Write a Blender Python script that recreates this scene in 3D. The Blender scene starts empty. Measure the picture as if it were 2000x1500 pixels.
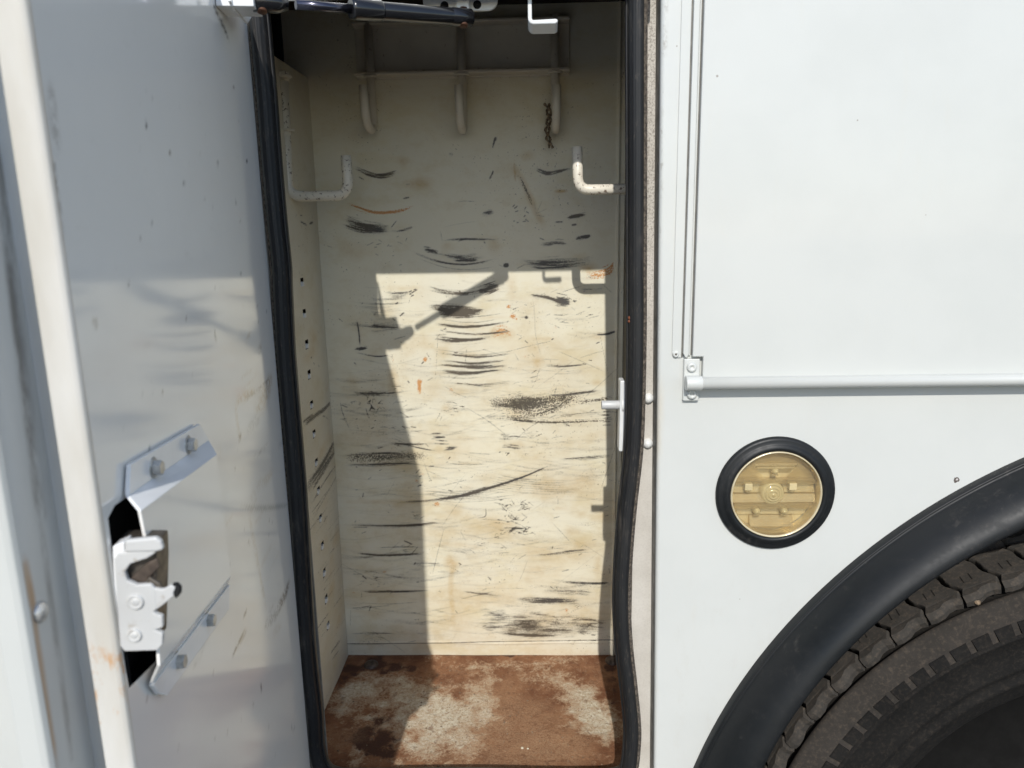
import bpy, bmesh, math, random
import numpy as np
from mathutils import Vector, Matrix
from mathutils.geometry import delaunay_2d_cdt

rnd = random.Random(7)
scene = bpy.context.scene
col = scene.collection

# ------------------------------------------------------------------ camera
F, PITCH, YAW, ROLL = 1450.0, math.radians(12.0), math.radians(1.8), 0.018
CAM = np.array([0.0, -0.805, 1.55])
fw = np.array([-math.sin(YAW)*math.cos(PITCH), math.cos(YAW)*math.cos(PITCH), -math.sin(PITCH)])
rt0 = np.array([math.cos(YAW), math.sin(YAW), 0.0])
up0 = np.cross(rt0, fw)
RT = math.cos(ROLL)*rt0 - math.sin(ROLL)*up0
UP = math.sin(ROLL)*rt0 + math.cos(ROLL)*up0
cam = bpy.data.cameras.new('camera')
cam.sensor_width = 36.0
cam.lens = 36.0*F/2000.0
cam.clip_start = 0.02
cam.clip_end = 500
cam.dof.use_dof = True
cam.dof.focus_distance = 0.88
cam.dof.aperture_fstop = 9.0
camo = bpy.data.objects.new('camera', cam)
M = Matrix(((RT[0], UP[0], -fw[0], CAM[0]), (RT[1], UP[1], -fw[1], CAM[1]), (RT[2], UP[2], -fw[2], CAM[2]), (0, 0, 0, 1)))
camo.matrix_world = M
col.objects.link(camo)
scene.camera = camo

# ------------------------------------------------------------------ light
SUN = Vector((0.045, 1.0, -0.765)).normalized()
world = bpy.data.worlds.new('World')
scene.world = world
world.use_nodes = True
wn = world.node_tree.nodes
sky = wn.new('ShaderNodeTexSky')
sky.sky_type = 'NISHITA'
sky.sun_disc = False
sky.sun_elevation = math.asin(-SUN.z)
sky.sun_rotation = math.atan2(-SUN.x, -SUN.y)
sky.altitude = 200
sky.air_density = 1.0
sky.dust_density = 0.7
world.node_tree.links.new(sky.outputs[0], wn['Background'].inputs[0])
wn['Background'].inputs[1].default_value = 0.15
sun = bpy.data.lights.new('sun', 'SUN')
sun.energy = 3.0
sun.angle = math.radians(0.55)
sun.color = (1.0, 0.965, 0.90)
suno = bpy.data.objects.new('sun', sun)
suno.rotation_euler = SUN.to_track_quat('-Z', 'Y').to_euler()
suno.location = (0, -3, 5)
col.objects.link(suno)
scene.view_settings.view_transform = 'Standard'
scene.view_settings.look = 'None'
scene.view_settings.exposure = 0.22
scene.view_settings.gamma = 1.0

# ------------------------------------------------------------------ measuring helpers: a photo pixel seen on a given plane of the truck
def ray(x, y):
    return fw + RT*(x-1000)/F - UP*(y-750)/F
def at(x, y, Y=0.0):
    r = ray(x, y); return CAM + r*(Y-CAM[1])/r[1]
def atX(x, y, X):
    r = ray(x, y); return CAM + r*(X-CAM[0])/r[0]
def atZ(x, y, Z):
    r = ray(x, y); return CAM + r*(Z-CAM[2])/r[2]

GROUND = 0.165
BACK = 0.39          # back wall of the compartment
XL, XR = -0.3405, 0.143
FLOOR, CEIL = 0.801, 1.872
TOP = 1.774          # lintel of the opening
# door frame: hinge point, direction outwards, inward normal
DA = math.radians(7.2)
DH = np.array([-0.2865, -0.004, 0.0])
DU = np.array([math.sin(DA), -math.cos(DA), 0.0])
DV = np.array([math.cos(DA), math.sin(DA), 0.0])
def dw(u, v, z):
    return DH + DU*u + DV*v + np.array([0, 0, z])
def dp(x, y, v=0.0):        # pixel on the plane parallel to the door panel at offset v -> world
    r = ray(x, y); P0 = DH + DV*v
    return CAM + r*(np.dot(P0-CAM, DV)/np.dot(r, DV))
def duz(x, y, v=0.0):
    p = dp(x, y, v) - DH
    return float(np.dot(p, DU)), float(p[2])

# ------------------------------------------------------------------ node helpers
def N(nt, t, **kw):
    n = nt.nodes.new(t)
    for k, v in kw.items():
        setattr(n, k, v)
    return n
class Mat:
    def __init__(s, name):
        s.m = bpy.data.materials.new(name); s.m.use_nodes = True
        s.nt = s.m.node_tree; s.b = s.nt.nodes['Principled BSDF']
        s.tc = s.nt.nodes.new('ShaderNodeNewGeometry')
        s.P = s.tc.outputs['Position']
    def L(s, a, b): s.nt.links.new(a, b)
    def val(s, sock, x):
        if isinstance(x, bpy.types.NodeSocket): s.L(x, sock)
        else:
            try: sock.default_value = x
            except Exception: sock.default_value = (x[0], x[1], x[2], 1.0)
    def noise(s, scale, detail=4, rough=0.55, stretch=None, dist=0.0, off=(0, 0, 0)):
        mp = N(s.nt, 'ShaderNodeMapping'); s.L(s.P, mp.inputs[0])
        mp.inputs['Scale'].default_value = stretch or (1, 1, 1)
        mp.inputs['Location'].default_value = off
        n = N(s.nt, 'ShaderNodeTexNoise'); s.L(mp.outputs[0], n.inputs['Vector'])
        n.inputs['Scale'].default_value = scale; n.inputs['Detail'].default_value = detail
        n.inputs['Roughness'].default_value = rough; n.inputs['Distortion'].default_value = dist
        return n.outputs[0]
    def ramp(s, fac, a, b, lo=0.0, hi=1.0, smooth=True):
        m = N(s.nt, 'ShaderNodeMapRange'); m.interpolation_type = 'SMOOTHSTEP' if smooth else 'LINEAR'
        s.val(m.inputs['Value'], fac)
        m.inputs['From Min'].default_value = a; m.inputs['From Max'].default_value = b
        m.inputs['To Min'].default_value = lo; m.inputs['To Max'].default_value = hi
        return m.outputs[0]
    def math(s, op, a, b=0.0, clamp=False):
        m = N(s.nt, 'ShaderNodeMath', operation=op, use_clamp=clamp)
        s.val(m.inputs[0], a); s.val(m.inputs[1], b)
        return m.outputs[0]
    def mix(s, fac, a, b):
        m = N(s.nt, 'ShaderNodeMix', data_type='RGBA')
        s.val(m.inputs[0], fac); s.val(m.inputs[6], a); s.val(m.inputs[7], b)
        return m.outputs[2]
    def attr(s, name):
        a = N(s.nt, 'ShaderNodeAttribute', attribute_name=name); return a.outputs['Fac']
    def xyz(s):
        x = N(s.nt, 'ShaderNodeSeparateXYZ'); s.L(s.P, x.inputs[0]); return x.outputs
    def bump(s, h, strength=0.2, dist=0.001):
        b = N(s.nt, 'ShaderNodeBump'); s.L(h, b.inputs['Height'])
        b.inputs['Strength'].default_value = strength; b.inputs['Distance'].default_value = dist
        s.L(b.outputs[0], s.b.inputs['Normal'])
    def set(s, color=None, rough=None, metal=None, coat=None, spec=None):
        if color is not None: s.val(s.b.inputs['Base Color'], color)
        if rough is not None: s.val(s.b.inputs['Roughness'], rough)
        if metal is not None: s.val(s.b.inputs['Metallic'], metal)
        if coat is not None: s.val(s.b.inputs['Coat Weight'], coat); s.b.inputs['Coat Roughness'].default_value = 0.06
        if spec is not None: s.val(s.b.inputs['Specular IOR Level'], spec)
        return s

MT = {}
def band(m, s, a, b, w):      # 1 between a and b with soft edges w
    return m.math('MULTIPLY', m.ramp(s, a-w, a+w), m.ramp(s, b-w, b+w, 1, 0))

# white body paint
m = Mat('body_paint')
n1 = m.noise(9, 5); n2 = m.noise(320, 2); n3 = m.noise(45, 4, stretch=(1, 1, 0.25))
c = m.mix(m.ramp(n1, .35, .7), (.600, .609, .582), (.572, .582, .556))
c = m.mix(m.ramp(n3, .60, .80, 0, .13), c, (.60, .55, .45))
X, Y_, Z = m.xyz()
grime = m.math('MULTIPLY', band(m, X, .1325, .1365, .0022), m.ramp(m.noise(30, 6, .7, stretch=(1, 1, .35)), .45, .62))
grime = m.math('MULTIPLY', grime, m.ramp(Z, 1.35, 1.50, .45, 1))
c = m.mix(m.math('MULTIPLY', grime, m.ramp(m.noise(220, 4), .42, .56, .1, .75)), c, (.20, .17, .13))
tan = m.math('MULTIPLY', band(m, X, .133, .142, .004), band(m, Z, 1.20, 1.36, .04))
c = m.mix(m.math('MULTIPLY', tan, m.ramp(m.noise(26, 5, stretch=(1, 1, .2)), .4, .65, 0, .5)), c, (.55, .42, .24))
# chips and specks in the paint
def spot(m, x, z, r, wob=0.5):
    v = N(m.nt, 'ShaderNodeVectorMath', operation='DISTANCE'); cx = N(m.nt, 'ShaderNodeCombineXYZ')
    m.L(m.xyz()[0], cx.inputs[0]); m.L(m.xyz()[2], cx.inputs[2])
    m.L(cx.outputs[0], v.inputs[0]); v.inputs[1].default_value = (x, 0, z)
    d = m.math('ADD', v.outputs['Value'], m.math('MULTIPLY', m.math('SUBTRACT', m.noise(260, 2), .5), r*2*wob))
    return d
p = at(1868, 937)
d = spot(m, p[0], p[2], .0026, 1.2)
c = m.mix(m.ramp(d, .0028, .0033, 1, 0), c, (.10, .08, .07))
c = m.mix(m.ramp(d, .0012, .0017, 1, 0), c, (.55, .52, .50))
for (sx, sy, rr) in ((1668, 237, .0008), (1397, 152, .0012), (1445, 1170, .0007), (1322, 90, .0008), (1800, 420, .0006)):
    p = at(sx, sy); c = m.mix(m.ramp(spot(m, p[0], p[2], rr), rr*.7, rr*1.2, .8, 0), c, (.28, .24, .2))
m.set(c, m.ramp(n1, .3, .7, .30, .40), coat=.25)
film = m.math('MULTIPLY', m.ramp(Z, 1.30, .95), m.ramp(m.noise(55, 6, .7, stretch=(1, 1, .5), off=(2, 2, 2)), .52, .70, 0, .10))
m.val(m.b.inputs['Base Color'], m.mix(film, c, (.42, .36, .28)))
m.bump(m.math('ADD', m.math('MULTIPLY', m.noise(500, 2), .3), m.math('MULTIPLY', m.noise(7, 2, off=(4, 0, 1)), 6.0)), .10, .0012)
MT['body'] = m.m

# plain white enamel for small hardware, slightly chipped
def enamel(name, base, chip, lo, hi, rust=(.16, .08, .035), scale=130, rough=.38):
    m = Mat(name)
    n = m.noise(scale, 5, .65); n1 = m.noise(18, 3)
    c = m.mix(m.ramp(n1, .3, .7), base, tuple(x*.88 for x in base))
    c = m.mix(m.ramp(n, lo, hi, 0, chip), c, rust)
    m.set(c, rough); m.bump(n, .12, .0006)
    return m.m
MT['hardware'] = enamel('white_hardware_paint', (.76, .77, .76), .35, .66, .74)
MT['hook'] = enamel('worn_hook_paint', (.80, .75, .64), .85, .56, .64, (.10, .055, .03), 190)
MT['hook_clean'] = enamel('rack_hook_paint', (.74, .68, .57), .5, .62, .72, (.22, .12, .05), 120)
MT['bracket'] = enamel('door_bracket_paint', (.86, .865, .87), .2, .68, .76, rough=.2)
MT['latch'] = enamel('latch_paint', (.57, .57, .56), .6, .60, .74, (.26, .19, .11), 90)

# compartment paint with scuffs painted by attributes (wear with its own shape)
def worn(name, base, base2, rough=.42, streak=(.6, 1, 3.5)):
    m = Mat(name)
    big = m.noise(5, 5); fine = m.noise(160, 5, .7, stretch=streak); grit = m.noise(620, 3, .6)
    med = m.noise(30, 7, .7, stretch=(.85, 1, 1.25))
    c = m.mix(m.ramp(big, .3, .7), base, base2)
    c = m.mix(m.ramp(med, .46, .72, 0, .42), c, (base[0]*.80, base[1]*.73, base[2]*.60))
    c = m.mix(m.ramp(m.noise(11, 6, .7, stretch=(.7, 1, 1.6), off=(3, 1, 7)), .50, .70, 0, .40), c, (base[0]*.86, base[1]*.80, base[2]*.62))
    Zs = m.xyz()[2]
    gr_ = m.math('MULTIPLY', m.ramp(m.noise(22, 8, .75, stretch=(.5, 1, 1.7), off=(9, 2, 4)), .50, .70), m.ramp(Zs, 1.50, 1.05, .15, 1))
    c = m.mix(m.math('MULTIPLY', gr_, m.ramp(grit, .3, .7, .08, .34)), c, (.34, .30, .22))
    spk = m.math('MULTIPLY', m.ramp(m.noise(330, 2, .5, off=(1, 5, 2)), .66, .72), m.ramp(m.noise(14, 4, off=(6, 6, 1)), .45, .65, 0, .7))
    c = m.mix(spk, c, (.10, .08, .06))
    br = m.math('MULTIPLY', fine, grit)
    tan_ = m.attr('tan')
    c = m.mix(m.math('MULTIPLY', tan_, m.ramp(med, .25, .65, .35, 1)), c, (.52, .36, .15))
    ru = m.attr('rust')
    f = m.ramp(m.math('ADD', ru, m.math('MULTIPLY', m.math('SUBTRACT', grit, .5), 2.6)), .35, .75)
    c = m.mix(m.math('MULTIPLY', f, m.math('MINIMUM', m.math('MULTIPLY', ru, 2.2), 1.0)), c, (.56, .27, .095))
    bn = m.attr('brown')
    f = m.ramp(m.math('ADD', bn, m.math('MULTIPLY', m.math('SUBTRACT', grit, .5), 2.4)), .40, .62)
    f = m.math('MULTIPLY', f, m.math('MINIMUM', m.math('MULTIPLY', bn, 2.4), .90))
    c = m.mix(f, c, m.mix(m.ramp(bn, .25, .75), (.10, .066, .040), (.022, .015, .010)))
    sc = m.attr('scuff')
    gg = m.math('SUBTRACT', m.math('ADD', m.math('MULTIPLY', fine, .5), m.math('MULTIPLY', grit, .5)), .5)
    thr = m.ramp(m.math('ADD', sc, m.math('MULTIPLY', gg, 3.0)), .08, .85)
    f = m.math('MULTIPLY', m.math('MULTIPLY', sc, 1.45), m.math('ADD', m.math('MULTIPLY', thr, .80), .20), clamp=True)
    f = m.math('MULTIPLY', f, .95)
    c = m.mix(f, c, m.mix(m.ramp(big, .4, .62), (.034, .033, .038), (.070, .054, .038)))
    m.set(c, rough)
    m.bump(m.math('ADD', m.noise(40, 3), m.math('MULTIPLY', sc, -.3)), .10, .0015)
    return m.m
MT['wall'] = worn('worn_compartment_paint', (.77, .725, .575), (.73, .695, .575))
MT['wall_left'] = worn('worn_liner_paint', (.66, .62, .51), (.60, .56, .46), streak=(1, 1, 4))

# door inner skin: glossy, lightly scratched
m = Mat('door_paint')
n1 = m.noise(7, 4); med = m.noise(30, 5, stretch=(1, 1, 2.5)); fine = m.noise(180, 4, .7)
c = m.mix(m.ramp(n1, .3, .7), (.88, .865, .83), (.85, .835, .80))
c = m.mix(m.ramp(med, .60, .85, 0, .12), c, (.50, .46, .38))
c = m.mix(m.math('MULTIPLY', m.attr('tan'), m.ramp(fine, .3, .65)), c, (.48, .33, .16))
bn = m.attr('brown')
c = m.mix(m.math('MULTIPLY', bn, m.ramp(fine, .35, .6)), c, (.13, .09, .055))
c = m.mix(m.math('MULTIPLY', m.attr('scuff'), m.ramp(fine, .25, .5)), c, (.07, .065, .06))
m.set(c, m.ramp(n1, .3, .7, .08, .14), coat=.2)
MT['door'] = m.m

# door edge: lit rim with rust runs
m = Mat('door_edge_paint')
n1 = m.noise(14, 5, stretch=(1, 1, .3)); n2 = m.noise(60, 6, .7, stretch=(1, 1, .5)); X, Y_, Z = m.xyz()
c = m.mix(m.ramp(n1, .35, .7), (.70, .69, .66), (.55, .52, .46))
rz = m.math('ADD', band(m, Z, 1.275, 1.325, .012), m.ramp(n1, .6, .75, 0, .35))
c = m.mix(m.math('MULTIPLY', rz, m.ramp(n2, .50, .62, 0, .8)), c, (.55, .27, .08))
m.set(c, .45)
MT['door_edge'] = m.m
m = Mat('door_flange_paint')
n1 = m.noise(12, 5, stretch=(1, 1, .18)); n2 = m.noise(70, 5, .7, stretch=(1, 1, .3))
c = m.mix(m.ramp(n1, .35, .7), (.62, .645, .65), (.50, .505, .49))
c = m.mix(m.attr('tan'), c, (.40, .22, .09))
c = m.mix(m.math('MULTIPLY', m.attr('scuff'), m.ramp(n2, .3, .6)), c, (.11, .095, .08))
m.set(c, .3)
MT['door_flange'] = m.m

# floor: rust, silt and worn white paint
m = Mat('rusty_floor')
f1 = m.noise(16, 7, .68); f2 = m.noise(95, 8, .76, dist=.8); g = m.noise(420, 5, .7); g2 = m.noise(150, 5, .7)
rust = m.mix(m.ramp(f1, .32, .68), (.150, .055, .022), (.30, .145, .07))
rust = m.mix(m.ramp(f2, .50, .74, 0, .7), rust, (.42, .26, .155))
rust = m.mix(m.ramp(g2, .56, .70, 0, .75), rust, (.085, .035, .018))
g3 = m.noise(230, 8, .78)
w = m.math('ADD', m.attr('white'), m.math('MULTIPLY', m.math('SUBTRACT', f2, .53), 1.7))
w = m.math('ADD', w, m.math('MULTIPLY', m.math('SUBTRACT', g3, .5), 1.4))
w = m.math('ADD', w, m.math('MULTIPLY', m.math('SUBTRACT', f1, .5), .5))
white = m.mix(m.ramp(g3, .40, .62), (.70, .655, .53), (.44, .33, .215))
tanc = m.mix(m.ramp(g, .35, .65), (.50, .35, .225), (.36, .215, .12))
c = m.mix(m.ramp(w, .05, .50, 0, .9), rust, tanc)
c = m.mix(m.ramp(w, .26, .86), c, white)
c = m.mix(m.math('MULTIPLY', m.ramp(g3, .60, .68), .7), c, (.10, .045, .022))
dk = m.math('ADD', m.attr('dark'), m.math('MULTIPLY', m.math('SUBTRACT', f2, .5), 1.2))
c = m.mix(m.math('MULTIPLY', m.ramp(dk, .40, .65), m.math('MINIMUM', m.math('MULTIPLY', m.attr('dark'), 3.0), 1.0)), c, (.075, .030, .016))
dust = m.math('MULTIPLY', m.attr('dust'), m.ramp(g, .3, .62))
c = m.mix(dust, c, (.40, .245, .14))
pit = m.math('MULTIPLY', m.ramp(m.noise(95, 6, .75, dist=.4, off=(3, 3, 3)), .54, .64), .55)
c = m.mix(pit, c, (.14, .055, .024))
m.set(c, .9); m.bump(m.math('ADD', g2, m.math('MULTIPLY', g3, .9)), .8, .0022)
MT['floor'] = m.m

def simple(name, base, rough, var=.25, scale=30, metal=0, bump=0, bscale=300, spec=None, coat=None):
    m = Mat(name); n = m.noise(scale, 5, .6)
    c = m.mix(m.ramp(n, .3, .7), base, tuple(x*(1-var) for x in base))
    m.set(c, m.ramp(n, .3, .7, rough*.88, rough*1.1), metal=metal, spec=spec, coat=coat)
    if bump: m.bump(m.noise(bscale, 3), bump, .0008)
    return m.m
MT['ceiling'] = simple('low_bounce_brown', (.055, .040, .027), .8, .4)  # ceiling coloured dark to cut bounce light in the compartment
MT['side_inner'] = simple('low_bounce_inner', (.10, .088, .07), .6, .35)  # right wall darkened to hold down bounce light inside
MT['void'] = simple('black_cavity_shade', (.008, .008, .008), .9)  # near-black colour paints in the darkness of unlit cavities
MT['edge_grime_shade'] = simple('grime_and_shade_edge', (.20, .19, .17), .6, .35, 60)  # grey puts side-face shade into the colour, along with grime
MT['foam'] = None
m = Mat('dirty_flange_strip')
g = m.noise(420, 5, .75); n1 = m.noise(25, 4); X, Y_, Z = m.xyz()
c = m.mix(m.ramp(n1, .3, .7), (.60, .57, .52), (.52, .49, .44))
c = m.mix(m.math('MULTIPLY', m.ramp(g, .46, .62, 0, .75), m.ramp(Z, 1.30, 1.62, .15, 1)), c, (.17, .14, .115))
m.set(c, .7); MT['foam'] = m.m
m = Mat('black_rubber')
n = m.noise(24, 5, stretch=(1, 1, .25)); g = m.noise(300, 4, .7, stretch=(1, 1, .3))
c = m.mix(m.ramp(n, .3, .7), (.012, .0125, .014), (.020, .020, .020))
c = m.mix(m.ramp(g, .55, .75, 0, .5), c, (.10, .083, .066))
c = m.mix(m.math('MULTIPLY', m.ramp(m.noise(9, 5, .7, stretch=(1, 1, .5), off=(5, 1, 3)), .52, .72), m.ramp(m.noise(120, 4, .7, stretch=(1, 1, .15)), .45, .65, 0, .5)), c, (.13, .11, .09))
m.set(c, m.ramp(n, .3, .7, .42, .58), spec=.35); m.bump(g, .12, .0008); MT['rubber'] = m.m
m = Mat('dusty_lip_rubber')
g = m.noise(260, 5, .75); c = m.mix(m.ramp(g, .40, .62), (.05, .042, .034), (.17, .14, .11))
m.set(c, .85); m.bump(g, .3, .001); MT['lip'] = m.m
m = Mat('fender_rubber')
n = m.noise(10, 5); g = m.noise(90, 5, .7)
c = m.mix(m.ramp(n, .3, .7), (.008, .0095, .0105), (.011, .012, .013))
c = m.mix(m.ramp(g, .58, .80, 0, .30), c, (.09, .08, .07))
sm = m.math('MULTIPLY', m.ramp(m.noise(13, 5, .7, off=(7, 2, 5)), .52, .70), m.ramp(m.noise(70, 6, .75, stretch=(1, 1, .4), dist=.8), .50, .70, 0, .28))
c = m.mix(sm, c, (.17, .15, .13))
m.set(c, m.math('ADD', m.ramp(n, .3, .7, .40, .52), m.math('MULTIPLY', m.ramp(g, .4, .7), .10)), spec=.36); m.bump(m.noise(25, 3), .05, .002); MT['fender'] = m.m
def tyremat(name, a, b, dusty):
    m = Mat(name); n = m.noise(22, 6, .65); g = m.noise(180, 5, .7)
    c = m.mix(m.ramp(n, .3, .7), a, b)
    c = m.mix(m.ramp(g, .45, .75, 0, dusty), c, (.15, .115, .085))
    m.set(c, .9, spec=.18); m.bump(g, .35, .001); return m.m
MT['tread'] = tyremat('dusty_tread_rubber', (.039, .036, .032), (.056, .050, .044), .40)
MT['sidewall'] = tyremat('sidewall_rubber', (.030, .0265, .023), (.044, .038, .033), .30)
MT['sidewall_dark'] = tyremat('dark_sidewall_rubber', (.009, .0085, .008), (.014, .013, .012), .12)
MT['groove'] = tyremat('groove_rubber', (.014, .013, .012), (.02, .018, .016), .1)
MT['wheel_well'] = simple('wheel_well_liner', (.012, .011, .010), .9)
MT['rim'] = simple('rim_shade_paint', (.010, .0095, .009), .9, spec=.1)  # near-black colour stands in for the shade around the rim
MT['strut'] = simple('black_strut_paint', (.012, .012, .014), .22, coat=.4)
MT['rod'] = simple('strut_rod_metal', (.10, .10, .13), .20, metal=.9)
MT['copper'] = simple('rusty_pivot_metal', (.13, .055, .028), .6, .5, metal=.3)
MT['bolt'] = simple('painted_bolt', (.60, .59, .56), .3, .45, 160, metal=.35)
MT['steel'] = simple('worn_latch_steel', (.17, .145, .12), .45, .5, 120, metal=.6)
MT['dull'] = simple('grey_bolt_metal', (.13, .10, .08), .6, .5, 150, metal=.5, bump=.3)
MT['stone'] = simple('pale_stone', (.30, .215, .14), .9, .6, 300)
MT['fleck'] = simple('orange_fleck', (.24, .075, .03), .8, .6, 300)
MT['twist'] = simple('rusty_twisted_wire', (.34, .25, .16), .8, .85, 260, bump=.5)
m = Mat('asphalt_ground')
n = m.noise(1.2, 7, .65); g = m.noise(60, 5, .7)
c = m.mix(m.ramp(n, .3, .7), (.060, .056, .052), (.045, .043, .040)); c = m.mix(m.ramp(g, .5, .8, 0, .4), c, (.045, .042, .04))
m.set(c, .92); m.bump(g, .3, .004); MT['ground'] = m.m
# marker lamp
m = Mat('yellowed_reflector'); n = m.noise(60, 4); 
c = m.mix(m.ramp(n, .3, .7), (.78, .69, .48), (.69, .58, .37)); m.set(c, .20, metal=.3, coat=.4); m.bump(m.noise(900, 2, stretch=(.06, 1, 1)), .35, .0006); MT['reflector'] = m.m
MT['bulb'] = simple('clear_bulb_plastic', (.74, .66, .44), .08, .1, coat=.8)
MT['led'] = simple('cream_led_block', (.78, .72, .56), .35)
m = Mat('clear_lens')
tr = N(m.nt, 'ShaderNodeBsdfTransparent'); tr.inputs[0].default_value = (.97, .93, .80, 1)
gl = N(m.nt, 'ShaderNodeBsdfGlossy'); gl.inputs[0].default_value = (1, 1, 1, 1); gl.inputs['Roughness'].default_value = .06
fr = N(m.nt, 'ShaderNodeFresnel'); fr.inputs[0].default_value = 1.5
mx = N(m.nt, 'ShaderNodeMixShader'); hz = N(m.nt, 'ShaderNodeBsdfDiffuse'); hz.inputs[0].default_value = (.80, .74, .58, 1)
m2 = N(m.nt, 'ShaderNodeMixShader'); m2.inputs[0].default_value = .07; m.L(tr.outputs[0], m2.inputs[1]); m.L(hz.outputs[0], m2.inputs[2])
m.L(fr.outputs[0], mx.inputs[0]); m.L(m2.outputs[0], mx.inputs[1]); m.L(gl.outputs[0], mx.inputs[2])
m.L(mx.outputs[0], m.nt.nodes['Material Output'].inputs['Surface']); MT['lens'] = m.m

def clear_of(src, name, amt):
    mm = src.copy(); mm.name = name; nt = mm.node_tree; b = nt.nodes['Principled BSDF']
    t = nt.nodes.new('ShaderNodeBsdfTransparent'); t.inputs[0].default_value = (.97, .92, .78, 1)
    x = nt.nodes.new('ShaderNodeMixShader'); x.inputs[0].default_value = amt
    nt.links.new(b.outputs[0], x.inputs[1]); nt.links.new(t.outputs[0], x.inputs[2]); nt.links.new(x.outputs[0], nt.nodes['Material Output'].inputs['Surface'])
    return mm
MT['step'] = clear_of(MT['reflector'], 'clear_amber_plastic', .55)
MT['bulb'] = clear_of(MT['bulb'], 'clear_bulb', .35)
# ------------------------------------------------------------------ mesh helpers
WORLD = {}
def link(name, me, parent=None, origin=None):
    o = bpy.data.objects.new(name, me); col.objects.link(o)
    org = np.array(origin if origin is not None else (0, 0, 0), float)
    WORLD[o] = org
    if parent is not None:
        o.parent = parent; o.location = org - WORLD[parent]
    else:
        o.location = org
    return o
class MB:
    def __init__(s): s.v = []; s.f = []; s.sm = []
    def add(s, vs, fs, smooth=False):
        b = len(s.v); s.v += [tuple(map(float, p)) for p in vs]
        s.f += [tuple(i+b for i in f) for f in fs]; s.sm += [smooth]*len(fs); return s
    def box(s, lo, hi):
        x0, y0, z0 = lo; x1, y1, z1 = hi
        return s.add([(x0,y0,z0),(x1,y0,z0),(x1,y1,z0),(x0,y1,z0),(x0,y0,z1),(x1,y0,z1),(x1,y1,z1),(x0,y1,z1)],
              [(0,3,2,1),(4,5,6,7),(0,1,5,4),(1,2,6,5),(2,3,7,6),(3,0,4,7)])
    def tube(s, path, r, seg=14, cap=True, flat=1.0, ref=None):
        path = [Vector(p) for p in path]; n = len(path)
        rs = r if hasattr(r, '__len__') else [r]*n
        vs = []; fs = []; t0 = (path[1]-path[0]).normalized()
        a = Vector(ref) if ref else (Vector((0, 1, 0)) if abs(t0.y) < .9 else Vector((1, 0, 0)))
        a = (a - t0*a.dot(t0)).normalized()
        for i, p in enumerate(path):
            t = (path[min(i+1, n-1)]-path[max(i-1, 0)]).normalized()
            a = (a - t*a.dot(t)).normalized(); b = t.cross(a)
            for k in range(seg):
                th = 2*math.pi*k/seg; vs.append(p + a*math.cos(th)*rs[i]*flat + b*math.sin(th)*rs[i])
        for i in range(n-1):
            for k in range(seg):
                fs.append((i*seg+k, i*seg+(k+1) % seg, (i+1)*seg+(k+1) % seg, (i+1)*seg+k))
        s.add(vs, fs, True)
        if cap:
            b = len(s.v) - len(vs)
            s.f.append(tuple(b+k for k in range(seg))[::-1]); s.sm.append(False)
            s.f.append(tuple(b+(n-1)*seg+k for k in range(seg))); s.sm.append(False)
        return s
    def lathe(s, prof, origin, axis, seg=40, smooth=True, a0=0, a1=2*math.pi):
        # prof: (radius, height along axis)
        ax = Vector(axis).normalized(); e = Vector((0, 0, 1)) if abs(ax.z) < .9 else Vector((1, 0, 0))
        e = (e - ax*e.dot(ax)).normalized(); g = ax.cross(e); o = Vector(origin)
        full = abs(a1-a0-2*math.pi) < 1e-6; cnt = seg if full else seg+1
        vs = []; fs = []
        for (r, h) in prof:
            for k in range(cnt):
                th = a0+(a1-a0)*k/seg; vs.append(o+ax*h+(e*math.cos(th)+g*math.sin(th))*r)
        for i in range(len(prof)-1):
            for k in range(seg):
                k2 = (k+1) % cnt
                fs.append((i*cnt+k, i*cnt+k2, (i+1)*cnt+k2, (i+1)*cnt+k))
        return s.add(vs, fs, smooth)
    def prism(s, pts, off):      # planar polygon (3d points) extruded by vector off
        n = len(pts); off = np.array(off, float)
        vs = [np.array(p, float) for p in pts] + [np.array(p, float)+off for p in pts]
        fs = [tuple(range(n))[::-1], tuple(range(n, 2*n))] + [(i, (i+1) % n, n+(i+1) % n, n+i) for i in range(n)]
        return s.add(vs, fs)
    def build(s, name, mat, parent=None, bevel=0, seg=2, origin=None, recalc=True, subsurf=0):
        A = np.array(s.v)
        org = np.array(origin, float) if origin is not None else (A.min(0)+A.max(0))/2
        me = bpy.data.meshes.new(name); me.from_pydata([tuple(p-org) for p in A], [], s.f)
        for p, q in zip(me.polygons, s.sm): p.use_smooth = q
        if recalc:
            bm = bmesh.new(); bm.from_mesh(me); bmesh.ops.recalc_face_normals(bm, faces=bm.faces); bm.to_mesh(me); bm.free()
        me.materials.append(mat)
        o = link(name, me, parent, org)
        if bevel:
            md = o.modifiers.new('bevel', 'BEVEL'); md.width = bevel; md.segments = seg; md.limit_method = 'ANGLE'; md.angle_limit = math.radians(40)
        return o
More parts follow.
